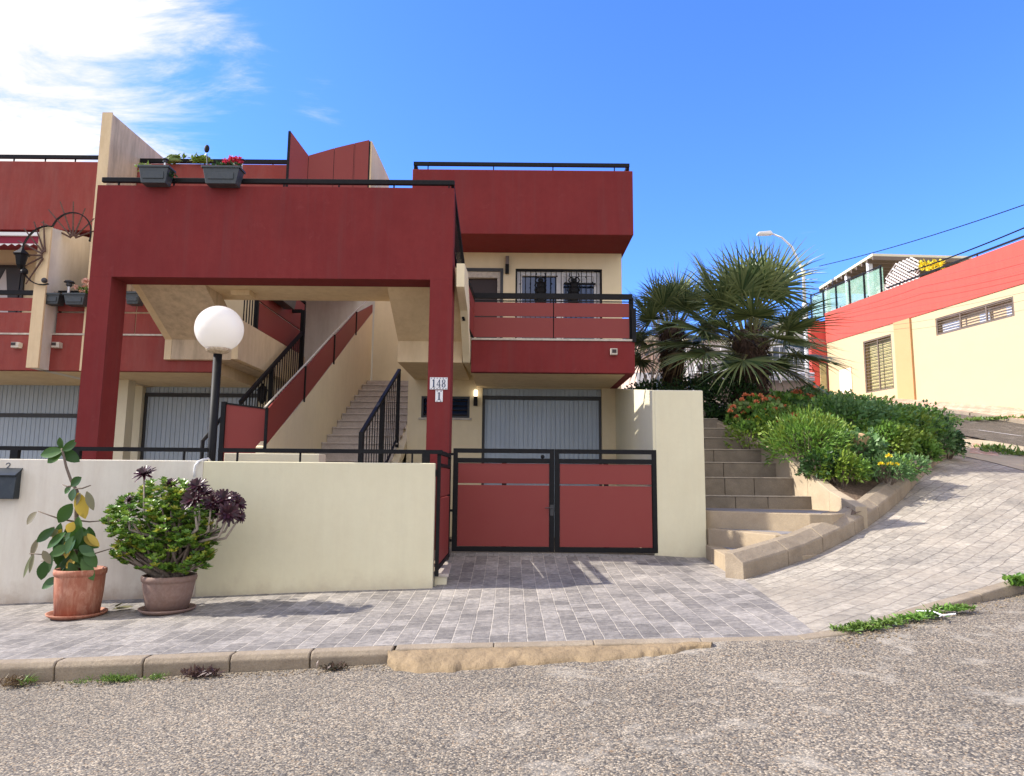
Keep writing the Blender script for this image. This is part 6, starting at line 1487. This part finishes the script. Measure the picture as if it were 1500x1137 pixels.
a, b = P(1122, 545, 31.5), P(1186, 545, 31.5); zA = P(1150, 545, 31.5).z; zB_ = P(1150, 558, 31.5).z; k = Mat('pale_grey_steel', C(.52, .54, .60), .45)
mb = MB(); hgt = (zA-zB_)/3
prof = [(0, 0), (-.06, .25), (0, .5), (-.06, .75), (0, 1)]
for i in range(2):
    z = zB_+i*(hgt*1.55); mb.prism([(a.x-3, 31.5+p_*1.2, z+hgt*1.3*q_) for p_, q_ in prof]+[(a.x-3, 31.55, z+hgt*1.3), (a.x-3, 31.55, z)], (b.x-a.x+3.2, 0, 0))
mb.build('rail', k.m, gd); mb = MB()
for px in (1100, 1142, 1180): x = P(px, 550, 31.5).x; mb.box(x-.06, x+.06, 31.42, 31.44, zB_-.1, zA+.1)
mb.build('rail_post', WMETAL, gd)
mb = MB(); mb.box(P(1040, 560, 31.7).x, P(1191, 560, 31.7).x, 31.7, 32.0, 4.5, zB_+.05); tag(mb.build('low_block_wall', GREYW), 'low grey block wall under the guard rail', 'wall')
def apartment(name, px0, px1, pyt, Y, m, label, storeys, cols, pyb=600, depth=8, acs=()):
    a, b = P(px0, pyt, Y), P(px1, pyt, Y); zb = P(px0, pyb, Y).z; root = thing(name, (a.x, Y, zb), label, 'apartment building')
    mb = MB(); mb.box(a.x, b.x, Y, Y+depth, zb-2, a.z); mb.build('wall', m, root)
    mb = MB(); mb.box(a.x-.15, b.x+.15, Y-.15, Y+depth+.15, a.z, a.z+.35); mb.build('roof_edge', CREAM_W, root)
    W_ = b.x-a.x
    for i in range(storeys):
        z = a.z-.9-(i+1)*2.7+.6
        if z < zb-1: break
        for j in range(cols):
            x = a.x+W_*(j+.5)/cols; mb = MB(); mb.box(x-.5, x+.5, Y-.02, Y-.001, z, z+1.3); w_ = mb.build('window', GLASS, root)
            mb = MB(); mb.box(x-.58, x+.58, Y-.06, Y-.002, z-.1, z-.001); mb.box(x-.03, x+.03, Y-.05, Y-.021, z, z+1.3); mb.box(x-.58, x+.58, Y-.05, Y-.002, z+1.301, z+1.4); mb.build('window_frame', WMETAL, w_)
            if (i+j) % 2 == 0: mb = MB(); mb.box(x-.5, x+.5, Y-.05, Y-.022, z+.7, z+1.3); mb.build('roller_shutter', WMETAL, w_)
    for px, py in acs:
        p = P(px, py, Y-.2); mb = MB(); mb.box(p.x-.45, p.x+.45, Y-.4, Y-.02, p.z-.32, p.z+.32); ac = mb.build('air_conditioner', WMETAL, root, bevel=.03)
        mb = MB(); mb.lathe((0, 0, 0), [(.24, 0), (.24, .02), (.1, .03)], 16); mb.v = [Vector((p.x-.1+v.x, Y-.41-v.z, p.z+v.y)) for v in mb.v]; mb.build('fan_grille', GIRON, ac)
    return root
apartment('apartment_building', 1006, 1055, 500, 42, APT, 'white apartment block with air conditioners seen between the two palms', 3, 2, acs=((1029, 540), (1046, 540)))
apartment('apartment_building', 1056, 1125, 505, 50, APT, 'pale block partly behind the big palm trunk', 3, 3)
apartment('apartment_building', 1110, 1190, 478, 55, APT, 'pale multi-storey block behind the guard rail and street lamp', 4, 4)
apartment('apartment_building', 936, 975, 502, 36, PINKW, 'pinkish rendered building just right of the balcony', 2, 2)
# balcony railings on the far block
p0, p1 = P(1126, 548, 54), P(1190, 548, 54)
# awning slab of far block
mb = MB(); mb.prism([P(1128, 549, 48), P(1182, 537, 48), P(1182, 540, 48), P(1130, 553, 48)], (0, 2, 0)); tag(mb.build('carport_roof', WMETAL), 'slanted white carport roof seen above the guard rail', 'carport')
# wires
def cable(pts_, r_, label, mt=IRON):
    out = []
    for a, b in zip(pts_, pts_[1:]):
        for i in range(12):
            t = i/12; q_ = a.lerp(b, t); q_.z -= (b-a).length*.012*4*t*(1-t); out.append(q_)
    out.append(pts_[-1]); mb = MB(); mb.tube(out, r_, 5); tag(mb.build('overhead_cable', mt, org=out[0]), label, 'cable', 'cables strung past the salmon building')
def CP(px, py, Y): return P(px, py, Y)
cable([P(1200, 390, 40), P(1560, 279, 24)], .022, 'thin lone cable crossing the sky above the salmon building')
k = Mat('grey_cable', C(.12, .07, .06), .7)
labs = ['upper cable sagging along the salmon band', 'second cable down along the salmon band', 'third cable down along the salmon band', 'fourth cable down along the salmon band', 'lowest cable crossing the salmon band']
for i, (a, b, e) in enumerate([((1215, 452), (1340, 412), (1560, 355)), ((1215, 457), (1340, 423), (1560, 372)), ((1215, 462), (1340, 431), (1560, 380)), ((1215, 468), (1340, 449), (1560, 398)), ((1215, 482), (1340, 472), (1560, 425))]):
    def on(px, py, off=.35): s, z = WP(px, py, off); p = U(s, off); return Vector((p.x, p.y, z))
    cable([on(*a), on(*b), on(*e)], .007, labs[i], k.m)
cable([on(1330, 399, -.1), on(1560, 308, -.1)], .03, 'thick black cable lying along the roof edge of the salmon building')
